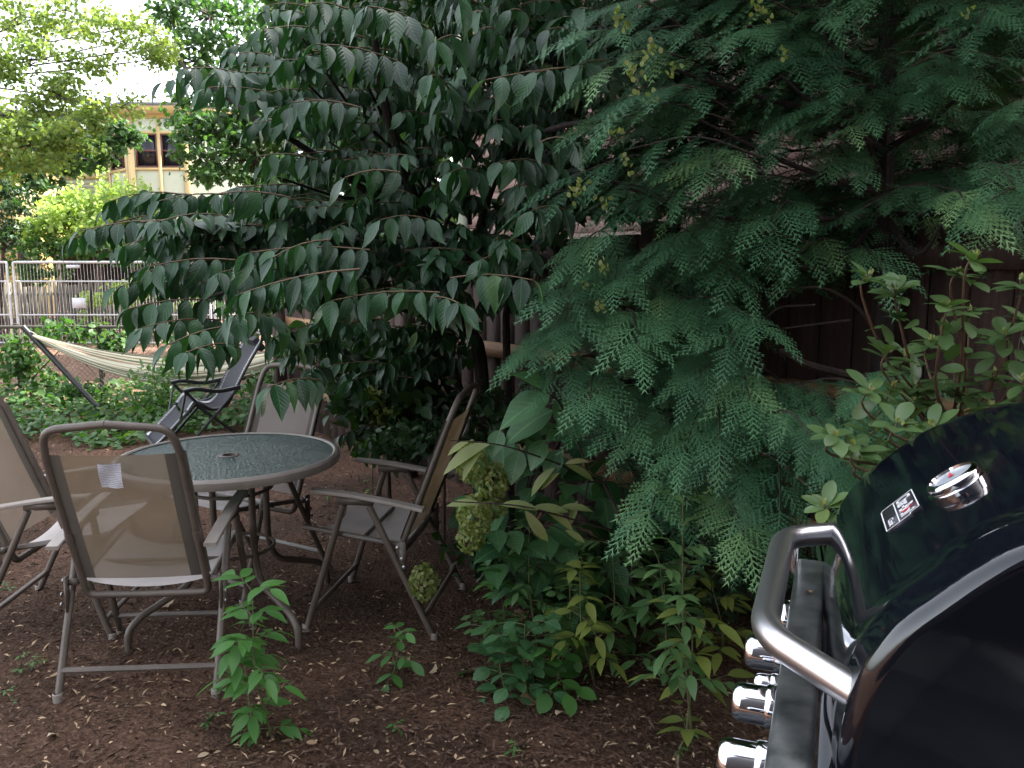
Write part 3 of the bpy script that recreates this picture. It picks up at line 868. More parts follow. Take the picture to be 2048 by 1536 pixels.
def make_chair(label):
    t = thing('patio_chair', label, 'chair', group='folding patio chairs around the glass table')
    r = .0135
    hinge = np.array([0, -.13, .385])
    top = np.array([0, -.375, 1.01])
    bd = nrm(top - hinge); W = .218
    def bp(x, s, off=0.0):   # point on back plane: s metres above the hinge
        nn = np.array([0, -bd[2], bd[1]])
        return hinge + bd * s + np.array([x, 0, 0]) + nn * off
    Lb = np.linalg.norm(top - hinge)
    mb = MB()
    loop = [bp(0, Lb), bp(W - .02, Lb - .02), bp(W, Lb - .11), bp(W, .0), bp(W, -.065), bp(0, -.068), bp(-W, -.065), bp(-W, 0), bp(-W, Lb - .11), bp(-W + .02, Lb - .02), bp(0, Lb)]
    pth = fillet(loop, .055, 7)
    mb.tube(pth, r, 10)
    mb.build('back_frame', M['tube'], t)
    # back sling
    n1, n2 = 21, 17; P = np.zeros((n1, n2, 3)); uv = np.zeros((n1, n2, 2))
    for i in range(n1):
        u = i / (n1 - 1)
        for j in range(n2):
            v = j / (n2 - 1)
            s = .02 + v * (Lb - .115 - .02)
            x = (u * 2 - 1) * (W + .015)
            bow = .022 * (1 - (2 * u - 1) ** 2) * (1 - .5 * (2 * v - 1) ** 2)
            edge = .015 if i in (0, n1 - 1) else 0
            P[i, j] = bp(x, s, bow - edge + (.014 if i in (1, 2, n1 - 3, n1 - 2) else 0) * 0 + .0145 * (abs(2 * u - 1) > .92) * (edge == 0)); uv[i, j] = (u, v)
    mb = MB(); mb.grid(P, uv)
    sl_ = mb.build('back_sling', M['backsling'], t)
    for v0 in (.30, .34):
        pass
    # seat rails + sling
    mb = MB()
    for sx in (-1, 1):
        mb.tube([(sx * .235, -.12, .385), (sx * .235, .29, .44)], .012, 8)
    mb.tube([(-.235, .04, .398), (.235, .04, .398)], .009, 8)
    mb.build('seat_frame', M['tube'], t)
    n1, n2 = 19, 15; P = np.zeros((n1, n2, 3)); uv = np.zeros((n1, n2, 2))
    for i in range(n1):
        u = i / (n1 - 1); a = 2 * u - 1
        for j in range(n2):
            v = j / (n2 - 1)
            y = -.115 + v * (.405 - .075 * (1 - a * a) * v)
            z = .385 + (y + .12) * .134 + .0135 - .045 * (1 - a * a) ** .8
            P[i, j] = (a * .248, y, z if abs(a) < .99 else z - .015); uv[i, j] = (u * .6 + .2, v)
    mb = MB(); mb.grid(P, uv); mb.build('seat_sling', M['seatsling'], t)
    for sx in (-1, 1):
        mb = MB(); x = sx * .272
        mb.tube([(x, .275, .012), (x, .10, .555)], .0135, 10)
        lg = mb.build('leg', M['tube'], t)
        mb = MB(); mb.lathe([(.0165, 0), (.0165, .03), (.014, .032)], (x, .278, .0), 12); mb.build('foot_cap', M['armrest'], lg)
        mb = MB()
        mb.tube([(x, -.27, .012), (x, -.01, .552)], .0135, 10)
        lg = mb.build('leg', M['tube'], t)
        mb = MB(); mb.lathe([(.0165, 0), (.0165, .03), (.014, .032)], (x, -.273, .0), 12); mb.build('foot_cap', M['armrest'], lg)
        # armrest
        mb = MB()
        xs = x * .985
        P = smoothpath([(xs, -.235, .548), (xs, -.10, .572), (xs, .08, .597), (xs, .235, .608)], 5)
        swept_rect(mb, P, .046, .015)
        ar = mb.build('armrest', M['armrest'], t)
        mb = MB(); mb.box((xs, .05, .572), (.026, .15, .030)); mb.build('bracket', M['tube'], ar, smooth=False)
        # hinge plate
        mb = MB(); mb.box((x - sx * .0, -.145, .345), (.006, .03, .13)); mb.box((sx * .254, -.13, .385), (.04, .02, .02)); hp = mb.build('hinge_plate', M['tube'], t, smooth=False)
        mb = MB()
        for (y, z) in ((-.13, .39), (-.155, .31), (-.148, .345)):
            mb.lathe([(.008, 0), (.008, .004), (.004, .006)], (x + sx * .016, y, z), 10, M=[[0, 0, sx], [0, 1, 0], [1, 0, 0]], cap=True)
        mb.lathe([(.006, 0), (.006, .004)], (x + sx * .013, .152, .42), 10, M=[[0, 0, sx], [0, 1, 0], [1, 0, 0]], cap=True)
        mb.build('bolt', M['bolt'], hp)
        # sleeve on the back frame
        mb = MB()
        mb.tube([bp(sx * W, .185), bp(sx * W, .225)], .0165, 10)
        mb.build('sleeve', M['tube'], t)
    mb = MB(); mb.tube([(-.272, .252, .085), (.272, .252, .085)], .0105, 8); mb.build('stretcher', M['tube'], t)
    mb = MB(); mb.tube([(-.272, -.232, .095), (.272, -.232, .095)], .0115, 8); mb.build('stretcher', M['tube'], t)
    # tag sewn on the back
    mb = MB()
    P = np.zeros((5, 7, 3))
    for i in range(5):
        for j in range(7):
            v = j / 6
            P[i, j] = bp((i / 4 - .5) * .072 - .004 * v, Lb - .125 - v * .092, .044 + .005 * math.sin(i * 1.3 + v * 4) + .006 * v)
    mb.grid(P); tg = mb.build('care_label', M['label'], t)
    tg['label'] = 'white paper care label hanging at the top of the back'
    return t

def copy_thing(o, parent=None):
    c = o.copy(); COL.objects.link(c); c.parent = parent
    for ch in o.children: copy_thing(ch, c)
    return c

ch1 = make_chair('taupe folding chair in front, its tan mesh back and white label turned to the camera')
ch1.location = (-1.345, 3.0, 0.0); ch1.rotation_euler.z = R_(4)
ch3 = copy_thing(ch1); ch3.location = (-.545, 3.50, 0); ch3.rotation_euler.z = math.pi / 2 - R_(9)
ch3['label'] = 'taupe folding chair seen side on, right of the table beside the hydrangea'
ch2 = copy_thing(ch1); ch2.location = (-1.93, 3.44, 0); ch2.rotation_euler.z = -math.pi / 2 + R_(4)
ch2['label'] = 'taupe folding chair cut off by the left edge, its pale sling facing the table'
ch4 = copy_thing(ch1); ch4.location = (-1.305, 3.90, 0); ch4.rotation_euler.z = math.pi - R_(30)
ch4['label'] = 'taupe folding chair behind the table, partly hidden by hanging leaves'

def make_table():
    c = ground(458, 1213)
    t = thing('patio_table', 'round patio table with rippled dark glass top and taupe rim', 'table', (-1.20, 3.42, .018))
    mb = MB(); Rr = .447
    mb.lathe([(.03, .700), (Rr - .012, .700)], n=96)
    mb.lathe([(Rr - .012, .7005), (Rr - .012, .694), (.03, .694), (.03, .7005)], n=96)
    mb.build('glass_top', M['tglass'], t)
    mb = MB(); mb.lathe([(Rr - .016, .7035), (Rr - .008, .709), (Rr + .004, .707), (Rr + .012, .699), (Rr + .013, .685), (Rr + .008, .668), (Rr - .006, .664), (Rr - .012, .672), (Rr - .013, .6925)], n=96)
    mb.build('rim', M['armrest'], t)
    mb = MB(); mb.lathe([(.028, .690), (.028, .704), (.036, .7055), (.044, .7015)], n=32); mb.build('umbrella_ring', M['tube'], t)
    for k in range(4):
        a = R_(48 + 90 * k); ca, sa = math.cos(a), math.sin(a)
        def q(r_, z): return (r_ * ca, r_ * sa, z)
        mb = MB(); mb.tube(fillet([q(.43, .672), q(.20, .655), q(.165, .60), q(.165, .30), q(.20, .19), q(.42, .115), q(.47, .07), q(.47, -.014)], .05, 6), .0145, 10)
        mb.build('leg', M['tube'], t)
    for z in (.30, .56):
        mb = MB(); mb.tube([(.168 * math.cos(x), .168 * math.sin(x), z) for x in np.linspace(0, 2 * math.pi, 32, endpoint=False)], .008, 6, closed=True)
        mb.build('brace_ring', M['tube'], t)
make_table()

def lounge():
    f = np.array([-.85, -.53])
    rz = math.atan2(f[1], f[0])
    t = thing('zero_gravity_lounger', 'black mesh reclining lounger laced with white cord, beyond the table', 'lounger', (-2.56, 6.8, 0), rz)
    W = .245
    prof = [(-.45, .93), (-.28, .66), (-.12, .37), (.0, .34), (.12, .42), (.22, .31), (.40, .13), (.45, .09)]
    mb = MB()
    pts = [(x, W, z) for x, z in prof]
    loop = pts + [(.45, -W, .09)] + [(x, -W, z) for x, z in prof[::-1][1:]]
    mb.tube(fillet(loop, .05, 5), .012, 8)
    mb.tube([(-.45, W, .93), (-.45, -W, .93)], .012, 8)
    mb.build('reclining_frame', M['black_tube'], t)
    def sling(ix, name):
        P = []; sp_ = smoothpath([(x, 0, z) for x, z in prof], 8)
        seg = sp_[ix[0]:ix[1]]
        P = np.array([[(p[0], (u * 2 - 1) * (W - .05), p[2] - .03 * (1 - (2 * u - 1) ** 2)) for u in np.linspace(0, 1, 9)] for p in seg])
        mb = MB(); mb.grid(P); return mb.build(name, M['black_cloth'], t), seg
    s1, seg1 = sling((1, 39), 'back_sling'); s2, seg2 = sling((39, 54), 'foot_sling')
    for s_, seg in ((s1, seg1), (s2, seg2)):
        mb = MB()
        for sy in (-1, 1):
            for i in range(0, len(seg) - 1):
                for h in (0, .5):
                    p = seg[i] * (1 - h) + seg[i + 1] * h; q = seg[min(i + 1, len(seg) - 1)] * (1 - h) + seg[min(i + 2, len(seg) - 1)] * h
                    mb.tube([(p[0], sy * (W - .058), p[2] + .004), (q[0], sy * (W + .004), q[2] + .012)], .0030, 4, cap=False)
        mb.build('lacing', M['cord'], s_)
    for sy in (-1, 1):
        mb = MB(); P = smoothpath([(-.22, sy * (W + .035), .52), (-.04, sy * (W + .035), .50), (.12, sy * (W + .035), .53), (.22, sy * (W + .035), .52)], 5)
        swept_rect(mb, P, [.04 + .025 * i / (len(P) - 1) for i in range(len(P))], .03); mb.build('armrest', M['black_tube'], t)
        mb = MB(); mb.tube(fillet([(.20, sy * (W + .03), .51), (.06, sy * (W + .03), .34), (-.30, sy * (W + .03), .02)], .05), .012, 8); mb.build('leg', M['black_tube'], t)
        mb = MB(); mb.tube(fillet([(-.20, sy * (W + .045), .51), (-.02, sy * (W + .045), .32), (.26, sy * (W + .045), .02)], .05), .012, 8); mb.build('leg', M['black_tube'], t)
        mb = MB(); mb.tube([(.20, sy * (W + .02), .51), (.25, sy * W, .28)], .010, 8); mb.build('link_bar', M['black_tube'], t)
    mb = MB(); mb.tube([(-.30, -W - .03, .02), (-.30, W + .03, .02)], .012, 8); mb.tube([(.26, -W - .045, .02), (.26, W + .045, .02)], .012, 8)
    mb.build('floor_bar', M['black_tube'], t)
    mb = MB(); mb.box((-.42, 0, .85), (.05, .34, .12), [[.8, 0, .6], [0, 1, 0], [-.6, 0, .8]]); mb.build('headrest', M['black_cloth'], t)
lounge()

def hammock():
    Y0 = 7.9
    a = at(66, 668, Y0); b = at(690, 660, Y0)
    t = thing('striped_hammock', 'cream, tan and black striped cotton hammock sagging above the ground cover', 'hammock')
    nu, nv = 60, 40
    P = np.zeros((nu, nv, 3)); uv = np.zeros((nu, nv, 2))
    e0 = .10; zlow = at(300, 768, Y0)[2]
    for i in range(nu):
        u = i / (nu - 1); s = 2 * u - 1
        cx = a[0] + (b[0] - a[0]) * u
        w = .02 + .40 * (1 - abs(s) ** 1.7)
        dep = .015 + .20 * (1 - abs(s) ** 1.8)
        top_z = a[2] + (b[2] - a[2]) * u - (a[2] - zlow - .21) * (1 - s * s) * 1.0
        for j in range(nv):
            v = j / (nv - 1); th = math.pi * (v * 1.0)
            cy = -math.cos(th) * w * .5
            zz = top_z - math.sin(th) ** .8 * dep * (1 if True else 1)
            fold = .010 * math.sin(j * 2.1 + 3 * u) * (1 - abs(s)) + .012 * math.sin(j * 2.9) * abs(s)
            near_lift = -.05 * (1 - v) * (1 - s * s)
            P[i, j] = (cx, Y0 + cy + fold, zz + fold * .6 + near_lift); uv[i, j] = (u, v)
    mb = MB(); mb.grid(P, uv); mb.build('cloth', M['hammock'], t)
    mb = MB()
    for e, s in ((a, -1), (b, 1)):
        for k in range(7):
            mb.tube([e + np.array([s * .10, 0, .06]), e + np.array([-s * .02, (k - 3) * .004, -.004 * k + .01])], .003, 4)
    mb.build('end_cords', M['cord'], t)
    st = thing('hammock_stand', 'black steel hammock stand with a leaning pole at the left', 'hammock stand')
    for (e, s, gx) in ((a, -1, at(214, 812, Y0)), (b, 1, at(560, 812, Y0))):
        mb = MB(); g = np.array([gx[0], Y0, .03]); tt = e + np.array([s * .09, 0, .07])
        mb.tube([g, tt], .026, 10); mb.build('pole', M['black_tube'], st)
        mb = MB(); mb.tube([(gx[0], Y0 - .5, .03), (gx[0], Y0 + .45, .03)], .026, 8); mb.build('foot_bar', M['black_tube'], st)
    mb = MB(); mb.tube([(at(214, 812, Y0)[0], Y0, .03), (at(560, 812, Y0)[0], Y0, .03)], .024, 8); mb.build('base_bar', M['black_tube'], st)
hammock()

# ================================================================== GRILL
GTH = R_(21.7)
GA = np.array([math.sin(GTH), math.cos(GTH), 0]); GB = np.array([-math.cos(GTH), math.sin(GTH), 0])
def grill():
    t = thing('gas_grill', 'black gas grill with a steel lid handle and chrome knobs at the lower right', 'grill')
    def g(a, b, z): return GA * a + GB * b + np.array([0, 0, z])
    prof = np.array([(.007, .93), (.006, .965), (.003, 1.0), (-.006, 1.045), (-.018, 1.082), (-.045, 1.13), (-.08, 1.168), (-.115, 1.203), (-.15, 1.232), (-.2, 1.26), (-.25, 1.282), (-.3, 1.296), (-.36, 1.302), (-.42, 1.296), (-.48, 1.27), (-.53, 1.22), (-.56, 1.15), (-.575, 1.05), (-.575, .93)])
    pf = smoothpath(prof, 4)
    # inset profiles for rounded ends
    cen = np.array([-.285, .93])
    def inset(P, d):
        n = np.zeros_like(P)
        for i in range(len(P)):
            T = nrm(P[min(i + 1, len(P) - 1)] - P[max(i - 1, 0)]); n[i] = (-T[1], T[0])
        Q = P + n * (-d) if False else P + np.stack([n[:, 0], n[:, 1]], -1) * d * -1
        return Q
    # decide inset sign
    T0 = nrm(pf[1] - pf[0]); nn = np.array([-T0[1], T0[0]])
    sgn = 1 if nn[0] < 0 else -1
    def ins(d):
        Q = pf.copy()
        for i in range(len(pf)):
            T = nrm(pf[min(i + 1, len(pf) - 1)] - pf[max(i - 1, 0)]); Q[i] = pf[i] + sgn * np.array([-T[1], T[0]]) * d
        Q[:, 1] = np.maximum(Q[:, 1], .93)
        return Q
    a0, a1, rr = .95, 1.632, .020
    rings = []
    for k in np.linspace(0, math.pi / 2, 8): rings.append((a0 + rr * (1 - math.sin(k)), rr * (1 - math.cos(k)) ))
    rings = [(a0 + rr * (1 - math.cos(k)), rr * (1 - math.sin(k))) for k in np.linspace(0, math.pi / 2, 8)]
    rings += [(a0 + .060, 0), (a0 + .068, -.0016), (a0 + .074, -.002), (a0 + .080, -.0016), (a0 + .088, 0)]
    rings += [(a, 0) for a in np.linspace(a0 + .13, a1 - rr - .02, 10)]
    rings += [(a1 - rr * (1 - math.cos(k)), rr * (1 - math.sin(k))) for k in np.linspace(math.pi / 2, 0, 6)]
    P = np.array([[g(a, b - .03 * (a1 - a) / (a1 - a0), z) for b, z in ins(d)] for a, d in rings])
    mb = MB(); mb.grid(P)
    m = len(pf)
    for i, fl in ((0, True), (len(rings) - 1, False)):
        ring = P[i]; mb.add(ring, ng=[list(range(m))[::-1] if fl else list(range(m))])
    lid = mb.build('lid', M['enamel'], t)
    # dished relief on the near end cap
    # handle
    hz, hb = 1.028, .076
    pth = fillet([g(1.02, .004, hz + .012), g(1.085, hb, hz), g(1.585, hb, hz), g(1.625, .004, hz + .012)], .06, 10)
    pth = fillet([g(.972, -.062, hz + .0), g(1.118, hb, hz), g(1.548, hb, hz), g(1.600, -.02, hz + .003)], .06, 12)
    mb = MB(); mb.tube(pth, .0205, 24); mb.build('handle', M['brushed'], lid)
    # thermometer on the front curve of the lid
    c = g(1.240, -.160, 1.230); nrml = nrm(GB * .60 + np.array([0, 0, .80]))
    X = GA; Yv = np.cross(nrml, X); Mx = np.stack([X, Yv, nrml], 1)
    mb = MB(); mb.lathe([(.039, -.008), (.040, .002), (.036, .004), (.037, .006), (.037, .012), (.033, .016), (.030, .0165), (.029, .0135)], c, 40, Mx)
    th = mb.build('thermometer', M['chrome'], lid)
    mb = MB(); mb.lathe([(.0001, .0132), (.0292, .0132)], c, 40, Mx); mb.build('dial', M['gaugeface'], th)
    mb = MB()
    for (dx, dy, dz) in ((0, 0, .0186),):
        p0 = c + nrml * .0146
        mb.add([p0 - Yv * .002 - X * .004, p0 + Yv * .002 - X * .004, p0 + Yv * .0005 + X * .020, p0 - Yv * .0005 + X * .020], [[0, 1, 2, 3]])
        mb.lathe([(.0001, .0150), (.004, .0150)], c, 12, Mx)
    mb.build('needle', M['red'], th)
    mb = MB()
    for k in range(11):
        an = R_(-40 + 26 * k); d = math.cos(an) * X + math.sin(an) * Yv; e = np.cross(nrml, d)
        p = c + nrml * .0140 + d * .024
        mb.add([p - e * .0007, p + e * .0007, p + e * .0007 + d * .004, p - e * .0007 + d * .004], [[0, 1, 2, 3]])
    mb.build('dial_marks', M['enamel'], th)
    # badge: curved plate on the lid, reads from far to near
    sel = [(-.070, 1.157), (-.08, 1.168), (-.0975, 1.1855), (-.115, 1.203)]
    nb = nrm(GB * (1.203 - 1.157) + np.array([0, 0, .045]))
    o0 = g(1.337, -.076, 1.150); Xb = nrm(-GA - GB * .044); Yb = nrm(g(0, -.116, 1.188) - g(0, -.078, 1.149)); nb = np.cross(Xb, Yb); 
    if nb[2] < 0: nb = -nb
    Wb, Hb = .095, .056
    def bq(u, v, h): return o0 + Xb * u * Wb + Yb * v * Hb + nb * h
    mb = MB(); c8 = [(.0, .08), (.04, 0), (1, 0), (1, .72), (.93, .74), (.93, 1), (0, 1)]
    V = [bq(u, v, .0035) for u, v in c8] + [bq(u, v, -.004) for u, v in c8]; k = len(c8)
    mb.add(V, [[i + k, (i + 1) % k + k, (i + 1) % k, i] for i in range(k)], ng=[list(range(k)), list(range(k, 2 * k))[::-1]])
    bd_ = mb.build('badge', M['badge'], lid, smooth=False)
    mb = MB()
    def line(u0, v0, u1, v1, w=.0009):
        a, b = bq(u0, v0, .0042), bq(u1, v1, .0042); d = nrm(b - a); e = np.cross(nb, d) * w
        mb.add([a - e, b - e, b + e, a + e], [[0, 1, 2, 3]])
    for i in range(k): line(*c8[i], *c8[(i + 1) % k])
    line(0, .40, 1, .40)
    mb.build('badge_outline', M['white'], bd_, smooth=False)
    def text(s, size, u, v, h, name, mat, sx=1.0, bold=0.0):
        cu = bpy.data.curves.new(name, 'FONT'); cu.body = s; cu.size = size; cu.extrude = .0002; cu.offset = bold
        ob = bpy.data.objects.new(name, cu); COL.objects.link(ob)
        dg = bpy.context.evaluated_depsgraph_get(); me = bpy.data.meshes.new_from_object(ob.evaluated_get(dg))
        bpy.data.objects.remove(ob)
        n = len(me.vertices); co = np.zeros(n * 3, np.float32); me.vertices.foreach_get('co', co); co = co.reshape(-1, 3)
        o_ = bq(u, v, h)
        W_ = o_ + co[:, :1] * sx * Xb + co[:, 1:2] * Yb + co[:, 2:3] * nb
        me.vertices.foreach_set('co', W_.astype(np.float32).ravel()); me.materials.clear(); me.materials.append(mat)
        return link(name, me, bd_)
    text('Char-Broil', .034, .04, .49, .0042, 'lettering', M['white'], .55, .0004)
    text('Classic', .0135, .60, .11, .0042, 'lettering', M['white'], .8, .0001)
    mb = MB(); fl_ = [(.66, .52), (.70, .62), (.69, .78), (.735, .98), (.73, .80), (.765, .66), (.73, .54)]
    mb.add([bq(u, v, .0052) for u, v in fl_], ng=[list(range(len(fl_)))]); mb.build('flame_mark', M['red'], bd_, smooth=False)
    # fire box + control panel
    def gbox(a0, a1, b0, b1, z0, z1, mat, name, par=t, bev=0):
        mb = MB(); V = [g(a, b, z) for z in (z0, z1) for (a, b) in ((a0, b0), (a0, b1), (a1, b1), (a1, b0))]
        mb.add(V, [[0, 1, 2, 3], [7, 6, 5, 4], [0, 4, 5, 1], [1, 5, 6, 2], [2, 6, 7, 3], [3, 7, 4, 0]])
        o = mb.build(name, mat, par, smooth=False)
        if bev:
            bm_ = o.modifiers.new('bevel', 'BEVEL'); bm_.width = bev; bm_.segments = 3
        return o
    gbox(.96, 1.622, -.59, -.036, .70, .926, M['enamel'], 'firebox', bev=.006)
    cp = gbox(.86, 1.690, .0, .056, .80, .944, M['panelface'], 'control_panel', bev=.010)
    for k, (a, z, r0, ln) in enumerate(((1.015, .896, .028, .052), (1.165, .897, .028, .052), (1.258, .882, .017, .030), (1.335, .897, .028, .052), (1.49, .897, .028, .052))):
        X, Yv, nz = GA, np.array([0, 0, 1.0]), GB
        Mx = np.stack([np.cross(Yv, nz), Yv, nz], 1)
        mb = MB(); mb.lathe([(r0 * 1.12, 0), (r0 * 1.13, .010), (r0 * 1.08, .0125), (r0 * 1.0, .013), (r0 * .98, ln - .006), (r0 * .94, ln), (r0 * .84, ln + .005), (r0 * .6, ln + .008), (.0005, ln + .009)], g(a, .057, z), 28, Mx)
        mb.build('knob' if k != 2 else 'ignition_button', M['chrome'], t)
    gbox(.955, 1.625, -.034, -.002, .72, .938, M['enamel'], 'front_panel')
    # cart, legs and side shelf
    gbox(1.0, 1.61, -.55, -.02, .12, .69, M['enamel'], 'cabinet', bev=.01)
    for (a, b) in ((1.03, -.52), (1.03, -.05), (1.58, -.52), (1.58, -.05)):
        mb = MB(); mb.tube([g(a, b, 0), g(a, b, .118)], .022, 10); mb.build('leg', M['enamel'], t)
    gbox(1.635, 1.96, -.50, -.02, .875, .90, M['enamel'], 'side_shelf', bev=.006)
    mb = MB()
    mb.tube(fillet([g(1.70, .0, .985), g(1.705, .062, .985), g(1.705, .062, .905), g(1.70, .0, .905)], .014, 5), .0095, 10)
    mb.tube(fillet([g(1.70, -.001, .905), g(1.95, .02, .905)], .02, 4), .0095, 10)
    mb.build('towel_rail', M['chrome'], t)
    # dry leaf lying on the ledge
    L = Leaves(); L.add(LANCE, [g(1.50, .022, .9465)], [GA * .8 + GB * .3], [[0, 0, 1]], .028, .6)
    o = L.build('fallen_leaf', M['dry']); tag(o, 'tiny orange leaf lying on the grill ledge behind the handle', 'leaf')
grill()

# ================================================================== PLANTS
def trunk_mesh(paths, name, mat, parent, n=7):
    mb = MB()
    for pts, r0, r1 in paths:
        P = smoothpath(pts, 5) if len(pts) > 2 else np.asarray(pts, float)
        mb.tube(P, np.linspace(r0, r1, len(P)), n)
    return mb.build(name, mat, parent)

def twig_leaves(L, P, tpl, size, spacing=.055, hang=.8, start=.15, jit=.25, rnd=None, mbt=None, endfan=True):
    """opposite leaves hanging along polyline P"""
    P = np.asarray(P, float)
    seg = np.linalg.norm(np.diff(P, axis=0), axis=1); cum = np.concatenate([[0], np.cumsum(seg)]); tot = cum[-1]
    s = tot * start
    O, A, Nn, S = [], [], [], []
    up = np.array([0, 0, 1.0])
    while s <= tot + 1e-6:
        i = min(np.searchsorted(cum, s, side='right') - 1, len(seg) - 1)
        f = (s - cum[i]) / seg[i]; p = P[i] * (1 - f) + P[i + 1] * f; T = nrm(P[i + 1] - P[i])
        side = np.cross(T, up); side = nrm(side) if np.linalg.norm(side) > .1 else np.array([1.0, 0, 0])
        for sg in (-1, 1):
            if random.random() < .08: continue
            a = side * sg * (.50 + random.gauss(0, jit * .5)) + T * (.30 + random.gauss(0, jit * .6)) - up * (hang + random.gauss(0, jit * .5))
            nn = side * sg * .55 + up * .55 + T * .25 + rng.normal(0, jit * .6, 3)
            O.append(p); A.append(a); Nn.append(nn); S.append(size * random.uniform(.72, 1.15))
        s += spacing * random.uniform(.8, 1.2)
    if endfan:
        T = nrm(P[-1] - P[-2])
        O.append(P[-1]); A.append(T * .8 - up * .55); Nn.append(up + T * .3 + rng.normal(0, .2, 3)); S.append(size * random.uniform(.7, 1.0))
    k = len(O)
    O, A, Nn, S = np.array(O), np.array(A), np.array(Nn), np.array(S)
    rr_ = np.clip(rng.random(k) ** 1.6 * .9 + (rng.random(k) < .04) * .5, 0, 1)
    pick = rng.integers(0, 4, k)
    for i_, tp_ in enumerate((tpl, VIB2, VIB3, VIB4) if tpl is VIB else (tpl,) * 4):
        q = pick == i_
        if q.any(): L.add(tp_, O[q], A[q], Nn[q], S[q], rr_[q], Sx=S[q] * rng.uniform(.68, 1.02, q.sum()))
    if mbt is not None: mbt.tube(P, np.linspace(.0035, .0018, len(P)), 4, cap=False)

def arc(p0, p1, lift=.05, n=5):
    p0, p1 = np.asarray(p0, float), np.asarray(p1, float)
    return np.array([p0 * (1 - t) + p1 * t + np.array([0, 0, lift * math.sin(math.pi * t)]) for t in np.linspace(0, 1, n)])

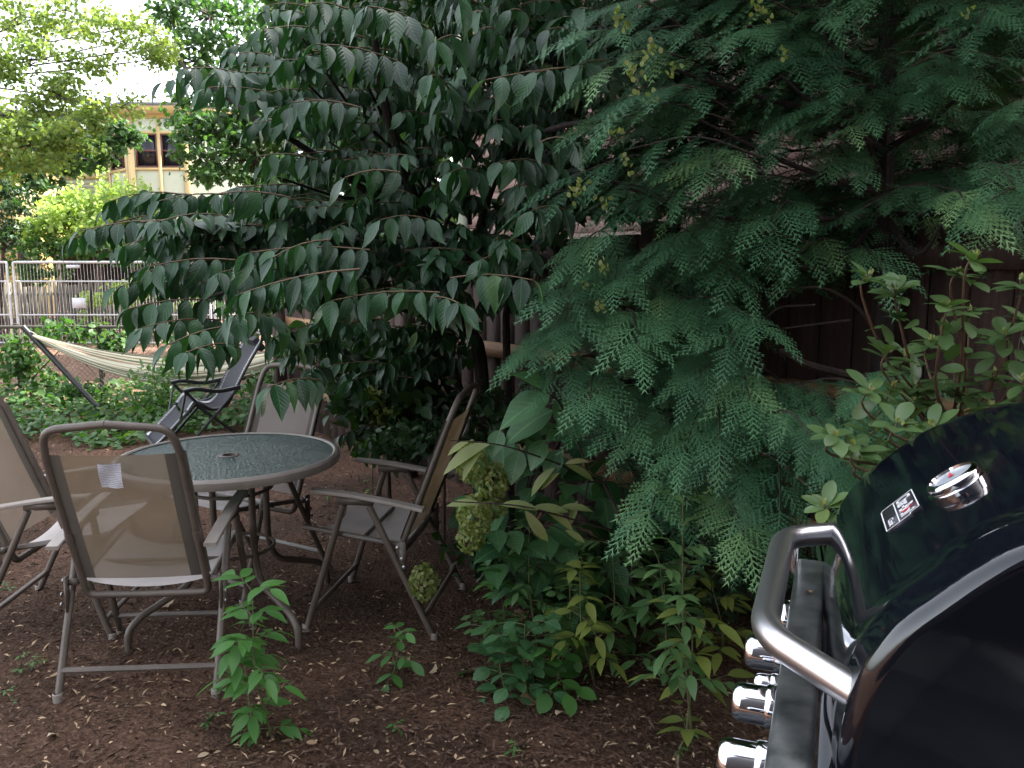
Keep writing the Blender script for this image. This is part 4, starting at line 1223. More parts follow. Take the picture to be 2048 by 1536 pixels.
def viburnum():
    t = thing('leafy_viburnum', 'large dark viburnum with tiers of drooping pointed ribbed leaves over the table', 'shrub')
    base = ground(985, 850); base[1] = min(base[1], 4.6)
    base = np.array([-.12, 4.45, 0])
    L = Leaves(); tw = MB()
    front = [  # inner px,py -> tip px,py, depth Y
        (720, 538, 480, 588, 2.45), (880, 585, 660, 602, 2.5), (840, 600, 918, 606, 2.5), (900, 556, 1066, 560, 2.6),
        (1060, 500, 962, 520, 2.7), (860, 60, 735, 12, 2.45), (800, 125, 632, 88, 2.6), (560, 150, 395, 152, 3.5), (480, 150, 325, 165, 3.7),
        (560, 190, 410, 175, 3.4), (720, 215, 585, 205, 2.8), (640, 240, 505, 248, 3.2), (640, 320, 515, 312, 3.0), (800, 345, 690, 355, 2.6),
        (580, 395, 432, 388, 2.9), (460, 390, 318, 402, 3.2), (350, 440, 160, 462, 3.3), (300, 430, 140, 480, 3.5), (740, 500, 500, 505, 2.7),
        (660, 480, 545, 515, 2.6), (470, 520, 300, 533, 2.9), (380, 560, 232, 575, 3.0), (420, 600, 255, 618, 2.9), (440, 640, 285, 655, 2.8),
        (480, 650, 335, 690, 2.6), (480, 690, 372, 705, 2.5), (560, 640, 470, 630, 2.6), (640, 760, 535, 775, 2.5), (760, 850, 680, 872, 4.3),
        (1240, 135, 970, 160, 2.5), (1180, 150, 1070, 145, 2.5), (1240, 130, 1155, 130, 2.5), (1080, 285, 1145, 282, 2.7), (1100, 330, 1000, 325, 2.7),
        (960, 345, 900, 345, 2.8), (1130, 420, 1062, 422, 2.6), (930, 80, 872, 82, 2.5), (1060, 40, 1020, 20, 2.6), (1000, 70, 960, 60, 2.6),
        (700, 20, 600, 10, 2.8), (650, 60, 520, 60, 3.2), (960, 10, 890, -5, 2.5), (1150, 70, 1095, 60, 2.7), (860, 440, 760, 440, 2.7),
        (1060, 500, 1010, 480, 2.7), (560, 540, 440, 545, 2.8), (620, 570, 560, 560, 2.6), (900, 180, 860, 150, 2.6), (640, 140, 560, 120, 3.0)]
    for (x0, y0, x1, y1, Y) in front:
        p1 = at(x1, y1, Y); p0 = at(x0, y0, Y + random.uniform(.05, .3))
        twig_leaves(L, arc(p0, p1, .015), VIB, .116 if Y < 3 else .108, .052, hang=.78, start=.05, jit=.25, mbt=tw, rnd=None)
    # layered fill
    outline = [(600, -40), (520, 40), (430, 120), (330, 160), (500, 200), (520, 260), (480, 310), (540, 350), (430, 385), (300, 400), (200, 450), (140, 480), (240, 530),
               (235, 600), (300, 640), (430, 630), (520, 650), (600, 760), (660, 800), (760, 820), (820, 800), (860, 740), (900, 640), (1080, 580), (1120, 480), (1180, 400), (1240, 200), (1260, -40)]
    for (x, y) in polysample([(560, -40), (1260, -40), (1240, -420), (640, -380)], 90):
        p1 = at(x, y, random.uniform(2.9, 4.8)); d = nrm(np.array([p1[0] - base[0], p1[1] - base[1], 0]) + rng.normal(0, .5, 3) * [1, 1, 0])
        twig_leaves(L, arc(p1 - d * .35, p1, .02), VIB, .13, .05, hang=.4, jit=.3, mbt=tw)
    holes = [[(790, 660), (860, 660), (860, 900), (800, 900)]]
    for (x, y) in polysample(outline, 620, ()):
        Y = 2.9 + 2.2 * random.random() ** .9
        if y > 660: Y = max(Y, 4.0)
        if x < 420 and y > 600: continue
        tier = (y % 92) / 92
        if tier > .55 and random.random() < .6: y -= random.uniform(20, 45)
        if 470 < x < 640 and y > 560: Y = 4.6 if random.random() < .6 else 3.2
        p1 = at(x, y, Y)
        ln = random.uniform(.22, .40)
        d = nrm(np.array([p1[0] - base[0], p1[1] - base[1], 0]) + rng.normal(0, .35, 3) * [1, 1, 0])
        p0 = p1 - d * ln + np.array([0, 0, random.uniform(-.02, .06)])
        twig_leaves(L, arc(p0, p1, .02), VIB, random.uniform(.080, .11), .045, hang=.6, jit=.3, mbt=tw)
    # tiers seen from above (horizontal leaf plates)
    for (x0, y0, x1, y1) in ((560, 470, 1000, 520), (420, 500, 900, 560), (250, 440, 520, 460), (480, 400, 700, 420)):
        for k in range(20):
            x = random.uniform(x0, x1); y = random.uniform(y0, y1); Y = random.uniform(3.0, 4.2)
            p1 = at(x, y, Y); d = nrm(np.array([p1[0] - base[0], p1[1] - base[1], 0]) + rng.normal(0, .5, 3) * [1, 1, 0])
            twig_leaves(L, arc(p1 - d * .3, p1, .01), VIB, .10, .05, hang=.25, jit=.25, mbt=tw)
    L.build('crown', M['vib'], t)
    tw.build('twigs', M['orangetwig'], t, smooth=False)
    paths = []
    b = base
    paths.append(([b, at(960, 720, 4.4), at(925, 650, 4.2), at(860, 480, 3.9), at(780, 250, 3.6), at(740, 20, 3.4)], .045, .012))
    paths.append(([b + [.12, -.05, 0], at(1013, 700, 4.3), at(1016, 600, 4.2), at(1050, 420, 4.0), at(1110, 250, 3.9), at(1100, 0, 3.8)], .024, .010))
    paths.append(([b + [-.03, .05, 0], at(900, 720, 4.5), at(760, 560, 4.2), at(560, 420, 3.9), at(420, 400, 3.6)], .030, .006))
    paths.append(([at(925, 650, 4.2), at(740, 600, 3.6), at(560, 560, 3.1), at(400, 600, 2.9)], .02, .005))
    paths.append(([at(860, 480, 3.9), at(660, 330, 3.6), at(520, 240, 3.4), at(400, 160, 3.6)], .02, .005))
    paths.append(([at(925, 560, 4.0), at(1000, 340, 3.6), at(1100, 260, 3.0), at(1260, 240, 2.9)], .018, .008))
    for k in range(16):
        x, y = random.uniform(420, 1100), random.uniform(60, 560)
        paths.append(([at(random.uniform(820, 980), random.uniform(300, 600), 4.0), at((x + 880) / 2, (y + 400) / 2 + 20, 3.8), at(x, y, random.uniform(2.9, 3.9))], .012, .004))
    trunk_mesh(paths, 'stem', M['darkbark'], t)
viburnum()

def thuja_spray_tpl(seed=0):
    """flat fan spray: main axis 1 long, with pinnate side branchlets of scale twigs"""
    rs = random.Random(seed); V, T = [], []
    def tri(p, d, ln, w):
        d = np.array(d) / math.hypot(*d); nx = np.array([-d[1], d[0]]) * w
        q = p + d * ln; m = p + d * ln * .35
        i = len(V)
        for a in (p - nx * .7, p + nx * .7, m + nx, q, m - nx): V.append((a[0], a[1]))
        T.extend([(i, i + 1, i + 2), (i, i + 2, i + 4), (i + 4, i + 2, i + 3)])
    def tri1(p, d, ln, w):
        d = np.array(d) / math.hypot(*d); nx = np.array([-d[1], d[0]]) * w; i = len(V)
        for a in (p - nx, p + nx, p + d * ln): V.append((a[0], a[1]))
        T.append((i, i + 1, i + 2))
    tri(np.array([0, 0]), (0.05, 1), 1.0, .012)
    n = 9
    for k in range(n):
        f = .08 + .86 * k / (n - 1)
        for sg in (-1, 1):
            ang = R_(50 - 16 * f + rs.uniform(-6, 6)) * sg
            d = np.array([math.sin(ang), math.cos(ang)])
            ln = (.34 * (1 - f) ** .7 + .07) * rs.uniform(.8, 1.15)
            p = np.array([0.05 * f, f + (0.02 if sg > 0 else 0)])
            tri1(p, d, ln, .013)
            m = int(ln / .060)
            for j in range(1, m):
                g = j / m
                for s2 in (-1, 1):
                    a2 = ang + s2 * R_(42)
                    d2 = np.array([math.sin(a2), math.cos(a2)])
                    tri1(p + d * ln * g, d2, (.050 * (1 - g) ** .6 + .030) * rs.uniform(.85, 1.15), .011)
    V = np.array(V); z = -.30 * V[:, 1] ** 2 - .32 * V[:, 0] ** 2
    V3 = np.stack([V[:, 0], V[:, 1], z], -1)
    return V3, np.array(T), V.copy()
SPR = [thuja_spray_tpl(s) for s in range(3)]

def cedar(name_label, trunkpaths, polys, n, Yr, cones=(), holes=(), base=None, size=(.13, .20), seed=3, leftbias=.0, extra=(), upper=None):
    t = thing('white_cedar', name_label, 'tree', group='white cedars in front of the fence')
    buckets = [([], [], [], [], []) for _ in SPR]
    tw = MB()
    tips = []
    for poly, nn, yr in polys:
        for (x, y) in polysample(poly, nn, holes):
            tips.append((x, y, yr[0] + (yr[1] - yr[0]) * random.random() ** .9))
    tips += list(extra)
    for (x, y, Y) in tips:
        p1 = at(x, y, Y)
        out = nrm(np.array([p1[0] - base[0], p1[1] - base[1], 0.0]) + np.append(rng.normal(0, .4, 2), 0) + np.array([leftbias, -.55, 0]))
        ln = random.uniform(.28, .5)
        p0 = p1 - out * ln + np.array([0, 0, random.uniform(-.02, .12)])
        P = smoothpath([p0, (p0 + p1) / 2 + [0, 0, .05], p1], 4)
        tw.tube(P, np.linspace(.0045, .0018, len(P)), 3, cap=False)
        side = nrm(np.cross(out, [0, 0, 1])); m = random.randint(7, 10)
        roll = random.gauss(0, .25)
        tone = random.random() * .8
        for k in range(m):
            f = .15 + .85 * k / (m - 1)
            i = min(int(f * (len(P) - 1)), len(P) - 2); p = P[i] * (1 - (f * (len(P) - 1) - i)) + P[i + 1] * (f * (len(P) - 1) - i)
            sg = -1 if k % 2 else 1
            sp = 0 if k == m - 1 else 1
            a = out * 1.0 + side * sg * random.uniform(.35, 1.05) * sp + np.array([0, 0, random.gauss(-.30, .12) + roll * sg * .35])
            nh = np.array([0, 0, 1.0]) + side * roll * .6 + out * .45 + rng.normal(0, .10, 3)
            b = buckets[random.randrange(3)]
            b[0].append(p); b[1].append(a); b[2].append(nh); b[3].append(random.uniform(*size)); b[4].append(min(1, tone + random.random() * .3))
    L = Leaves()
    for tpl, b in zip(SPR, buckets):
        if b[0]: L.add(tpl, np.array(b[0]), np.array(b[1]), np.array(b[2]), np.array(b[3]), np.array(b[4]))
    if upper is not None:      # top of the crown, above the picture
        (cx, cy, z0, z1, r0), cnt = upper
        f = rng.random(cnt); ang = rng.random(cnt) * 6.283; rad = r0 * (1 - f * .8) * rng.uniform(.3, 1, cnt)
        O = np.stack([cx + rad * np.cos(ang), cy + rad * np.sin(ang), z0 + (z1 - z0) * f], -1)
        A = np.stack([np.cos(ang), np.sin(ang), rng.normal(-.3, .3, cnt)], -1)
        L.add(BROAD, O, A, rng.normal(0, .4, (cnt, 3)) + [0, 0, 1], rng.uniform(.18, .30, cnt), rng.random(cnt) * .6, Sx=rng.uniform(.12, .22, cnt))
    L.build('crown', M['thuja'], t, smooth=False)
    tw.build('twigs', M['bark'], t, smooth=False)
    trunk_mesh(trunkpaths, 'trunk', M['darkbark'], t)
    for (x, y, Y) in cones:
        L = Leaves(); c = at(x, y, Y - .02); k = random.randint(6, 11)
        L.add(OVAL, c + rng.normal(0, .012, (k, 3)), rng.normal(0, .4, (k, 3)) + [-.3, -.3, .8], rng.normal(0, 1, (k, 3)), .017, rng.random(k), Sx=np.full(k, .028))
        L.build('cone_cluster', M['petal'], t)
    return t

def cedars():
    b1 = at(1330, 700, 3.55); b1[2] = 0
    poly1 = [(1200, 490), (1130, 540), (1085, 620), (1050, 700), (1110, 760), (1140, 850), (1200, 900), (1300, 960), (1300, 1080), (1440, 1120), (1500, 1230), (1600, 1150), (1640, 1000), (1700, 960), (1640, 850), (1500, 800), (1570, 760), (1560, 680), (1500, 600), (1460, 560), (1400, 540), (1300, 520)]
    tr = [([b1, at(1340, 900, 3.5), at(1330, 600, 3.45), at(1360, 300, 3.5), at(1340, -100, 3.6)], .05, .02)]
    for (x, y, Y) in ((1180, 560, 2.9), (1120, 700, 2.8), (1200, 850, 2.8), (1480, 620, 2.8), (1520, 800, 2.8), (1440, 1000, 2.7), (1560, 900, 2.7), (1300, 760, 2.7)):
        tr.append(([at(1335, y + 60, 3.5), at((x + 1335) / 2, y + 60, (Y + 3.5) / 2), at(x, y, Y)], .014, .004))
    ex = [(1150, 510, 2.7), (1120, 590, 2.6), (1060, 705, 2.6), (1130, 640, 2.6), (1230, 560, 2.6), (1480, 560, 2.6), (1530, 650, 2.5), (1460, 690, 2.5), (1180, 800, 2.5), (1280, 700, 2.5), (1350, 640, 2.6), (1500, 800, 2.5),
          (1440, 880, 2.5), (1560, 860, 2.5), (1470, 960, 2.4), (1300, 1030, 2.5), (1560, 1020, 2.3), (1490, 1080, 2.4), (1370, 900, 2.5), (1110, 760, 2.6), (1390, 760, 2.5), (1250, 870, 2.6)]
    cedar('bushy young white cedar in the middle, feathery from the ground beside the hydrangea', tr,
          [(poly1, 26, (2.6, 2.85)), (poly1, 120, (3.05, 3.8))], 0, None, cones=((1205, 535, 2.6), (1178, 578, 2.6), (1200, 618, 2.6)), base=b1, size=(.15, .22), leftbias=-.25, extra=ex)
    b2 = np.array([1.33, 2.92, 0])
    poly2 = [(1210, -60), (1180, 60), (1190, 200), (1200, 260), (1170, 300), (1110, 380), (1170, 440), (1280, 470), (1330, 560), (1480, 520), (1600, 590), (1680, 520), (1760, 560), (1850, 500), (1960, 520), (2100, 460), (2100, -60)]
    holes = [[(1690, 70), (1760, 60), (1900, 60), (1960, 110), (1860, 150), (1700, 130)], [(1440, 290), (1560, 300), (1690, 310), (1690, 380), (1520, 370), (1440, 330)], [(1800, 330), (1880, 330), (1880, 400), (1800, 400)]]
    tr = [([b2, at(1765, 700, 2.98), at(1768, 350, 3.0), at(1775, 150, 3.05), at(1780, -160, 3.1)], .042, .030)]
    for (x, y, Y) in ((1240, 100, 2.7), (1180, 350, 2.6), (1400, 240, 2.6), (1560, 150, 2.6), (1960, 150, 2.6), (2040, 330, 2.5), (1500, 450, 2.7), (1900, 420, 2.5), (1640, 60, 2.9), (1720, 220, 2.9), (1960, 40, 2.7)):
        tr.append(([at(1770, min(y + 150, 430), 3.0), at((x + 1770) / 2, y + 90, (Y + 3.0) / 2), at(x, y, Y)], .013, .004))
    ex = [(1200, 60, 2.5), (1190, 150, 2.5), (1210, 240, 2.5), (1250, 300, 2.4), (1110, 385, 2.5), (1150, 350, 2.5), (1300, 60, 2.5), (1330, 400, 2.5), (1260, 420, 2.5), (1200, 20, 2.5), (1280, 190, 2.4), (1480, 60, 2.6), (1560, 120, 2.6),
          (1420, 330, 2.5), (1950, 60, 2.4), (2010, 120, 2.4), (1860, 180, 2.6), (1900, 150, 2.6), (1980, 400, 2.3), (1940, 430, 2.3), (2030, 370, 2.3), (1540, 440, 2.6), (1380, 470, 2.6), (1700, 430, 2.7), (2040, 200, 2.4)]
    cn = [(1240, 35, 2.4), (1248, 58, 2.4), (1310, 98, 2.35), (1305, 108, 2.35), (1275, 138, 2.35), (1268, 152, 2.35), (1286, 174, 2.3), (1342, 150, 2.4), (1310, 200, 2.4), (1162, 370, 2.4), (1150, 386, 2.4), (1208, 404, 2.4), (1510, 12, 2.5), (1534, 32, 2.5), (1572, 112, 2.5), (1938, 20, 2.35), (1230, 272, 2.4), (1255, 330, 2.4)]
    cedar('tall white cedar at the upper right with yellow cone clusters and a bare brown trunk', tr,
          [(poly2, 45, (2.55, 2.85)), (poly2, 430, (2.95, 3.8))], 0, None, cones=cn, holes=holes, base=b2, size=(.15, .23), leftbias=-.35, extra=ex, upper=((1.2, 2.9, 2.95, 5.2, 1.15), 2600))
    b3 = at(1700, 900, 2.7); b3[2] = 0
    poly3 = [(1600, 860), (1700, 820), (1790, 780), (1860, 830), (1860, 930), (1750, 960), (1680, 1000), (1640, 940)]
    cedar('low cedar seedling half hidden between the rhododendron and the grill', [([b3, at(1700, 1000, 2.6), at(1720, 850, 2.5)], .012, .004)],
          [(poly3, 30, (2.2, 2.7))], 0, None, base=b3 + [0, .2, 0], size=(.11, .16), extra=((1790, 790, 2.1), (1640, 900, 2.2), (1690, 930, 2.1)))
cedars()

def dead_branches():
    t = thing('bare_branches', 'bare leafless brown branches crossing in front of the dark fence boards', 'branches')
    paths = [([at(1560, 700, 2.9), at(1620, 730, 2.85), at(1740, 760, 2.9)], .009, .016), ([at(1530, 590, 2.8), at(1640, 575, 2.8), at(1720, 620, 2.85), at(1770, 700, 2.95)], .003, .008),
             ([at(1545, 660, 2.8), at(1620, 650, 2.8), at(1700, 640, 2.85)], .002, .005), ([at(1530, 640, 2.8), at(1560, 615, 2.8), at(1630, 610, 2.8)], .002, .004),
             ([at(1440, 450, 2.9), at(1560, 470, 2.9), at(1700, 510, 2.95)], .003, .008), ([at(1450, 620, 3.0), at(1480, 700, 3.0), at(1560, 760, 3.0)], .003, .006)]
    trunk_mesh(paths, 'branch', M['bark'], t)
dead_branches()

def rhododendron():
    t = thing('rhododendron', 'rhododendron with whorls of smooth oval leaves on reddish stems above the grill lid', 'shrub')
    base = at(1870, 1000, 2.1); base[2] = 0
    wh = [(1740, 548, 1.9), (1792, 578, 1.9), (1950, 512, 1.85), (1912, 545, 1.9), (1896, 612, 1.85), (2008, 668, 1.9), (1775, 702, 1.9), (1812, 712, 2.0), (1738, 778, 1.85), (1788, 772, 1.9),
          (1795, 845, 1.75), (1672, 870, 1.75), (1708, 892, 1.75), (1866, 852, 1.8), (1650, 1010, 1.7), (1985, 745, 1.95), (1870, 760, 2.0), (1940, 620, 2.1), (1900, 700, 2.1), (2040, 560, 1.9), (2050, 640, 2.0),
          (1750, 860, 2.0), (1830, 800, 2.0), (1930, 790, 2.0), (1980, 810, 1.9), (1840, 900, 1.8), (2045, 760, 1.9), (1860, 680, 2.2), (1720, 920, 1.9), (2000, 860, 1.9)]
    L = Leaves(); mb = MB(); buds = Leaves()
    hub = at(1900, 900, 2.1)
    for (x, y, Y) in wh:
        c = at(x, y, Y); k = random.randint(6, 9); a0 = random.random() * 6
        ax = nrm(np.array([random.gauss(0, .25), random.gauss(-.25, .2), 1]))
        e1 = nrm(np.cross(ax, [0, 1, 0.1])); e2 = np.cross(ax, e1)
        O, A, Nn, S = [], [], [], []
        for i in range(k):
            a = a0 + i * 2.4; el = random.uniform(-.15, .75)
            d = math.cos(a) * e1 + math.sin(a) * e2
            O.append(c - ax * random.uniform(0, .02)); A.append(d + ax * el); Nn.append(ax - d * el * .8 + rng.normal(0, .1, 3)); S.append(random.uniform(.048, .078))
        L.add(PADDLE if random.random() < .6 else PADDLE2, np.array(O), np.array(A), np.array(Nn), np.array(S), np.clip(rng.random(k) * .5 + random.random() * .5, 0, 1))
        buds.add(OVAL, c + rng.normal(0, .003, (4, 3)), rng.normal(0, .3, (4, 3)) + ax, rng.normal(0, 1, (4, 3)), .016, .9)
        node = c + (hub - c) * .4 + np.array([random.gauss(0, .02), 0, -.06])
        mb.tube(smoothpath([c, c - ax * .05, node, hub + rng.normal(0, .03, 3)], 4), np.linspace(.002, .0045, 13), 6)
        # a few lower leaves on the stem
        m = 4; f = rng.uniform(.15, .7, m)[:, None]; pp = c * (1 - f) + node * f
        L.add(PADDLE, pp, rng.normal(0, .7, (m, 3)) + [0, -.2, -.15], rng.normal(0, .3, (m, 3)) + [0, -.3, 1], rng.uniform(.05, .08, m), rng.random(m) * .6)
    mb.tube(smoothpath([base, (base + hub) / 2 + [.05, 0, 0], hub], 5), np.linspace(.016, .008, 11), 7)
    mb.build('stem', M['redtwig'], t)
    L.build('foliage', M['rhodo'], t); buds.build('buds', M['pale'], t)
rhododendron()

def pinnate(L, mb, p, d, ln, lf, pairs=3, tpl=LANCE, droop=.25, rnd=None, term=True):
    """compound leaf: rachis from p in direction d with paired leaflets"""
    d = nrm(d); up = np.array([0, 0, 1.0]); P = []
    for tt in np.linspace(0, 1, 6): P.append(p + d * ln * tt - up * droop * ln * tt * tt)
    P = np.array(P); mb.tube(P, np.linspace(.0016, .0010, 6), 4, cap=False)
    side = nrm(np.cross(d, up))
    O, A, Nn, S = [], [], [], []
    for k in range(pairs):
        f = .38 + .62 * k / max(pairs - (0 if term else 1), 1) * .92
        q = P[0] * 0 + np.array([np.interp(f, np.linspace(0, 1, 6), P[:, c]) for c in range(3)])
        for sg in (-1, 1):
            a = side * sg * 1.0 + d * .62 - up * random.uniform(.05, .45)
            O.append(q); A.append(a); Nn.append(up + side * sg * random.uniform(-.1, .5) + rng.normal(0, .2, 3)); S.append(lf * random.uniform(.8, 1.1))
    if term:
        O.append(P[-1]); A.append(nrm(P[-1] - P[-2]) - up * .15); Nn.append(up + rng.normal(0, .2, 3)); S.append(lf * 1.1)
    L.add(tpl, np.array(O), np.array(A), np.array(Nn), np.array(S), (np.clip(rng.random(len(O)) * .35 + (random.random() * .6 if rnd is None else rnd), 0, 1)))

def sapling(name, label, cat, bpx, tpx, Y=None, nodes=6, leaf=.08, rach=.10, pairs=2, mat='fresh', tpl=LANCE, stem='greentwig', lean=0, start=.12, sc_top=.7, group=None, droop=.3, alt=False, extra=None):
    b = ground(*bpx); Yt = b[1] if Y is None else Y
    tp = at(tpx[0], tpx[1], Yt)
    t = thing(name, label, cat, b, group=group)
    L = Leaves(); mb = MB()
    mid = (b + tp) / 2 + rng.normal(0, .015, 3)
    S = smoothpath([b, mid, tp], 8) - b
    mb.tube(S, np.linspace(.0045, .0018, len(S)), 6)
    a0 = random.random() * 3
    for k in range(nodes):
        f = start + (1 - start) * k / max(nodes - 1, 1)
        i = f * (len(S) - 1); i0 = min(int(i), len(S) - 2); p = S[i0] * (1 - (i - i0)) + S[i0 + 1] * (i - i0)
        sc_ = 1 - (1 - sc_top) * f
        a = a0 + k * (1.57 + random.gauss(0, .2))
        for sg in (0, math.pi):
            if alt and sg: continue
            d = np.array([math.cos(a + sg + random.gauss(0, .3)), math.sin(a + sg + random.gauss(0, .3)), .35 + .4 * f + random.gauss(0, .25)])
            if pairs: pinnate(L, mb, p, d, rach * sc_ * random.uniform(.8, 1.15), leaf * sc_, pairs, tpl, droop)
            else: L.add(tpl, [p], [d], [[0, 0, 1] + rng.normal(0, .2, 3)], leaf * sc_, random.random())
    mb.build('stem', M[stem], t); L.build('foliage', M[mat], t)
    return t

def foreground_plants():
    sapling('maple_sapling', 'bright green sapling growing against the right rear leg of the front chair', 'sapling', (545, 1478), (505, 1185), nodes=7, leaf=.072, rach=.088, pairs=2, mat='fresh', start=.08, sc_top=1.15, droop=.35)
    sapling('maple_sapling', 'shorter bright sapling sprouting beside the taller one at the front chair leg', 'sapling', (505, 1462), (480, 1265), nodes=5, leaf=.080, rach=.10, pairs=2, mat='fresh', start=.25, sc_top=1.1, droop=.35)
    sapling('broadleaf_seedling', 'low bright green seedling alone on the mulch between two chairs', 'seedling', (785, 1360), (800, 1262), nodes=4, leaf=.075, rach=.075, pairs=1, mat='fresh', tpl=OVAL, start=.2)
    sapling('ash_sapling', 'upright green ash sapling with curling top leaflets beside the grill', 'sapling', (1385, 1490), (1365, 1010), nodes=9, leaf=.095, rach=.15, pairs=2, mat='mid', start=.30, sc_top=.55, droop=.25)
    sapling('yellow_sapling', 'short yellow green sapling low down beside the grill knobs', 'sapling', (1372, 1480), (1385, 1235), nodes=4, leaf=.10, rach=.13, pairs=1, mat='olive', start=.05, sc_top=1.0, droop=.2)
    sapling('ash_sapling', 'tall thin sapling with paired leaflets right of the flower heads', 'sapling', (1075, 1300), (1060, 1030), nodes=8, leaf=.07, rach=.12, pairs=3, mat='mid', start=.1, sc_top=.6, tpl=LANCE)
    sapling('ash_sapling', 'pointed leaf sapling growing behind the round leaved bramble', 'sapling', (1010, 1290), (985, 1150), nodes=4, leaf=.07, rach=.10, pairs=2, mat='fresh', start=.3)
    sapling('yellow_sapling', 'yellow green sapling with arching leaf sprays, just left of the grill handle', 'sapling', (1440, 1330), (1420, 1160), nodes=5, leaf=.095, rach=.14, pairs=2, mat='olive', start=.25, sc_top=.8)
    sapling('ash_sapling', 'dusky green sapling under the drooping cedar at the middle', 'sapling', (1215, 1330), (1225, 1090), nodes=7, leaf=.085, rach=.15, pairs=3, mat='mid', start=.15, sc_top=.8)
    sapling('ash_sapling', 'slender sapling leaning over the mulch below the cedar skirt', 'sapling', (1290, 1290), (1270, 1070), nodes=6, leaf=.085, rach=.16, pairs=3, mat='mid', start=.15, sc_top=.8)
    sapling('bramble', 'bushy bramble with rounded leaflets at the mulch edge in the middle', 'bramble', (1060, 1400), (1050, 1250), nodes=8, leaf=.065, rach=.12, pairs=1, mat='hyd', tpl=ROUND, start=.1, sc_top=.9)
    sapling('bramble', 'rounder leaved bramble stem leaning towards the side-on chair', 'bramble', (1000, 1330), (975, 1225), nodes=6, leaf=.05, rach=.11, pairs=2, mat='mid', tpl=ROUND, start=.2)
    sapling('bramble', 'small leaved bramble between the two thin saplings', 'bramble', (1130, 1340), (1140, 1180), nodes=8, leaf=.05, rach=.12, pairs=2, mat='mid', tpl=ROUND, start=.1)
    for (b, tp, lab) in (((40, 1345), (45, 1312), 'tiny green seedling at the left edge of the mulch'), ((62, 1340), (70, 1318), 'tiny paired seedling just right of another at the left edge'), ((1030, 1508), (1030, 1488), 'tiny seedling near the bottom edge below the bramble'),
                         ((20, 1395), (15, 1385), 'pale yellow seedling low at the left edge'), ((430, 1442), (430, 1430), 'tiny sprout on the mulch below the front chair leg'), ((792, 1455), (792, 1448), 'tiny green sprout on open mulch right of the maple sapling'),
                         ((1185, 1360), (1185, 1330), 'small low seedling in dark soil right of the bramble'), ((20, 1180), (8, 1165), 'green seedling under the left edge chair'), ((655, 1010), (655, 985), 'dim seedling on the mulch right of the table'),
                         ((1380, 1500), (1378, 1465), 'yellowish seedling at the foot of the ash sapling'), ((740, 1000), (735, 960), 'little weed behind the side-on chair seat')):
        sapling('seedling', lab, 'seedling', b, tp, nodes=2, leaf=.03, rach=.03, pairs=1, mat='fresh', start=.4, group='tiny seedlings in the mulch')
foreground_plants()

def low_planting():
    sapling('ash_sapling', 'leafy green sapling filling the gap left of the yellow sapling', 'sapling', (1330, 1370), (1320, 1130), nodes=6, leaf=.09, rach=.15, pairs=2, mat='mid', start=.2, sc_top=.9)
    sapling('bramble', 'broad leaved bramble shoot low in front of the thin saplings', 'bramble', (1110, 1390), (1120, 1300), nodes=5, leaf=.075, rach=.11, pairs=1, mat='fresh', tpl=ROUND, start=.1, sc_top=1)
    sapling('bramble', 'low spreading bramble nearest the side-on chair leg', 'bramble', (1010, 1385), (1000, 1270), nodes=6, leaf=.078, rach=.12, pairs=1, mat='hyd', tpl=ROUND, start=.1, sc_top=1)
    sapling('yellow_sapling', 'yellowish sapling with few wide leaves between two green saplings', 'sapling', (1190, 1370), (1160, 1150), nodes=5, leaf=.09, rach=.13, pairs=2, mat='olive', start=.3, sc_top=.9)
    sapling('ash_sapling', 'pale green sapling whose top reaches the arching stems', 'sapling', (1150, 1290), (1150, 1060), nodes=6, leaf=.085, rach=.14, pairs=3, mat='mid', start=.2, sc_top=.8)
low_planting()

def arching_shrub():
    b = ground(1245, 1250)
    t = thing('arching_snowberry', 'thin brown shrub whose arching stems carry pale edged leaves over the hydrangea heads', 'shrub')
    fork = at(1208, 965, 2.95)
    stems = [[b, at(1265, 1110, 2.95), fork], [fork, at(1110, 925, 2.8), at(1000, 890, 2.7), at(900, 880, 2.65)], [fork, at(1270, 880, 2.85), at(1340, 830, 2.8), at(1380, 803, 2.75)],
             [at(1255, 1070, 2.95), at(1150, 1040, 2.8), at(1040, 1012, 2.7), at(905, 1003, 2.6)], [fork, at(1120, 970, 2.9), at(1100, 1010, 2.85)], [at(1255, 1080, 2.95), at(1190, 1080, 2.85), at(1100, 1050, 2.8)]]
    mb = MB(); rads = [(.008, .006), (.004, .0018), (.003, .0015), (.004, .002), (.002, .001), (.0025, .0015)]
    for s, (a, c) in zip(stems, rads):
        P = smoothpath(s, 5); mb.tube(P, np.linspace(a, c, len(P)), 6)
    mb.build('stem', M['bark'], t)
    L = Leaves()
    lv = [((985, 885), (880, 925)), ((965, 900), (915, 950)), ((940, 882), (895, 900)), ((1110, 935), (1055, 980)), ((1120, 945), (1080, 970)), ((1130, 930), (1190, 950)), ((1130, 928), (1170, 915)),
          ((1380, 805), (1400, 812)), ((1060, 1018), (1130, 1010)), ((1050, 1020), (1095, 1085)), ((1090, 1020), (1150, 1050)), ((1120, 1015), (1180, 1010)), ((960, 1008), (900, 1000)), ((1000, 1010), (1070, 1005)),
          ((1245, 1055), (1285, 1020)), ((1130, 1060), (1170, 1080)), ((1140, 1050), (1150, 1010))]
    for (a, c) in lv:
        Y = 2.65 + (a[0] - 900) * .0007; p, q = at(*a, Y), at(*c, Y - .02); ln = np.linalg.norm(q - p)
        L.add(OVAL2, [p], [q - p], [[random.gauss(0, .2), -.6, .8]], ln * 1.05, rng.uniform(.4, 1.0, 1), Sx=np.array([ln * .62 + .01]))
    L.build('foliage', M['pale'], t)
arching_shrub()

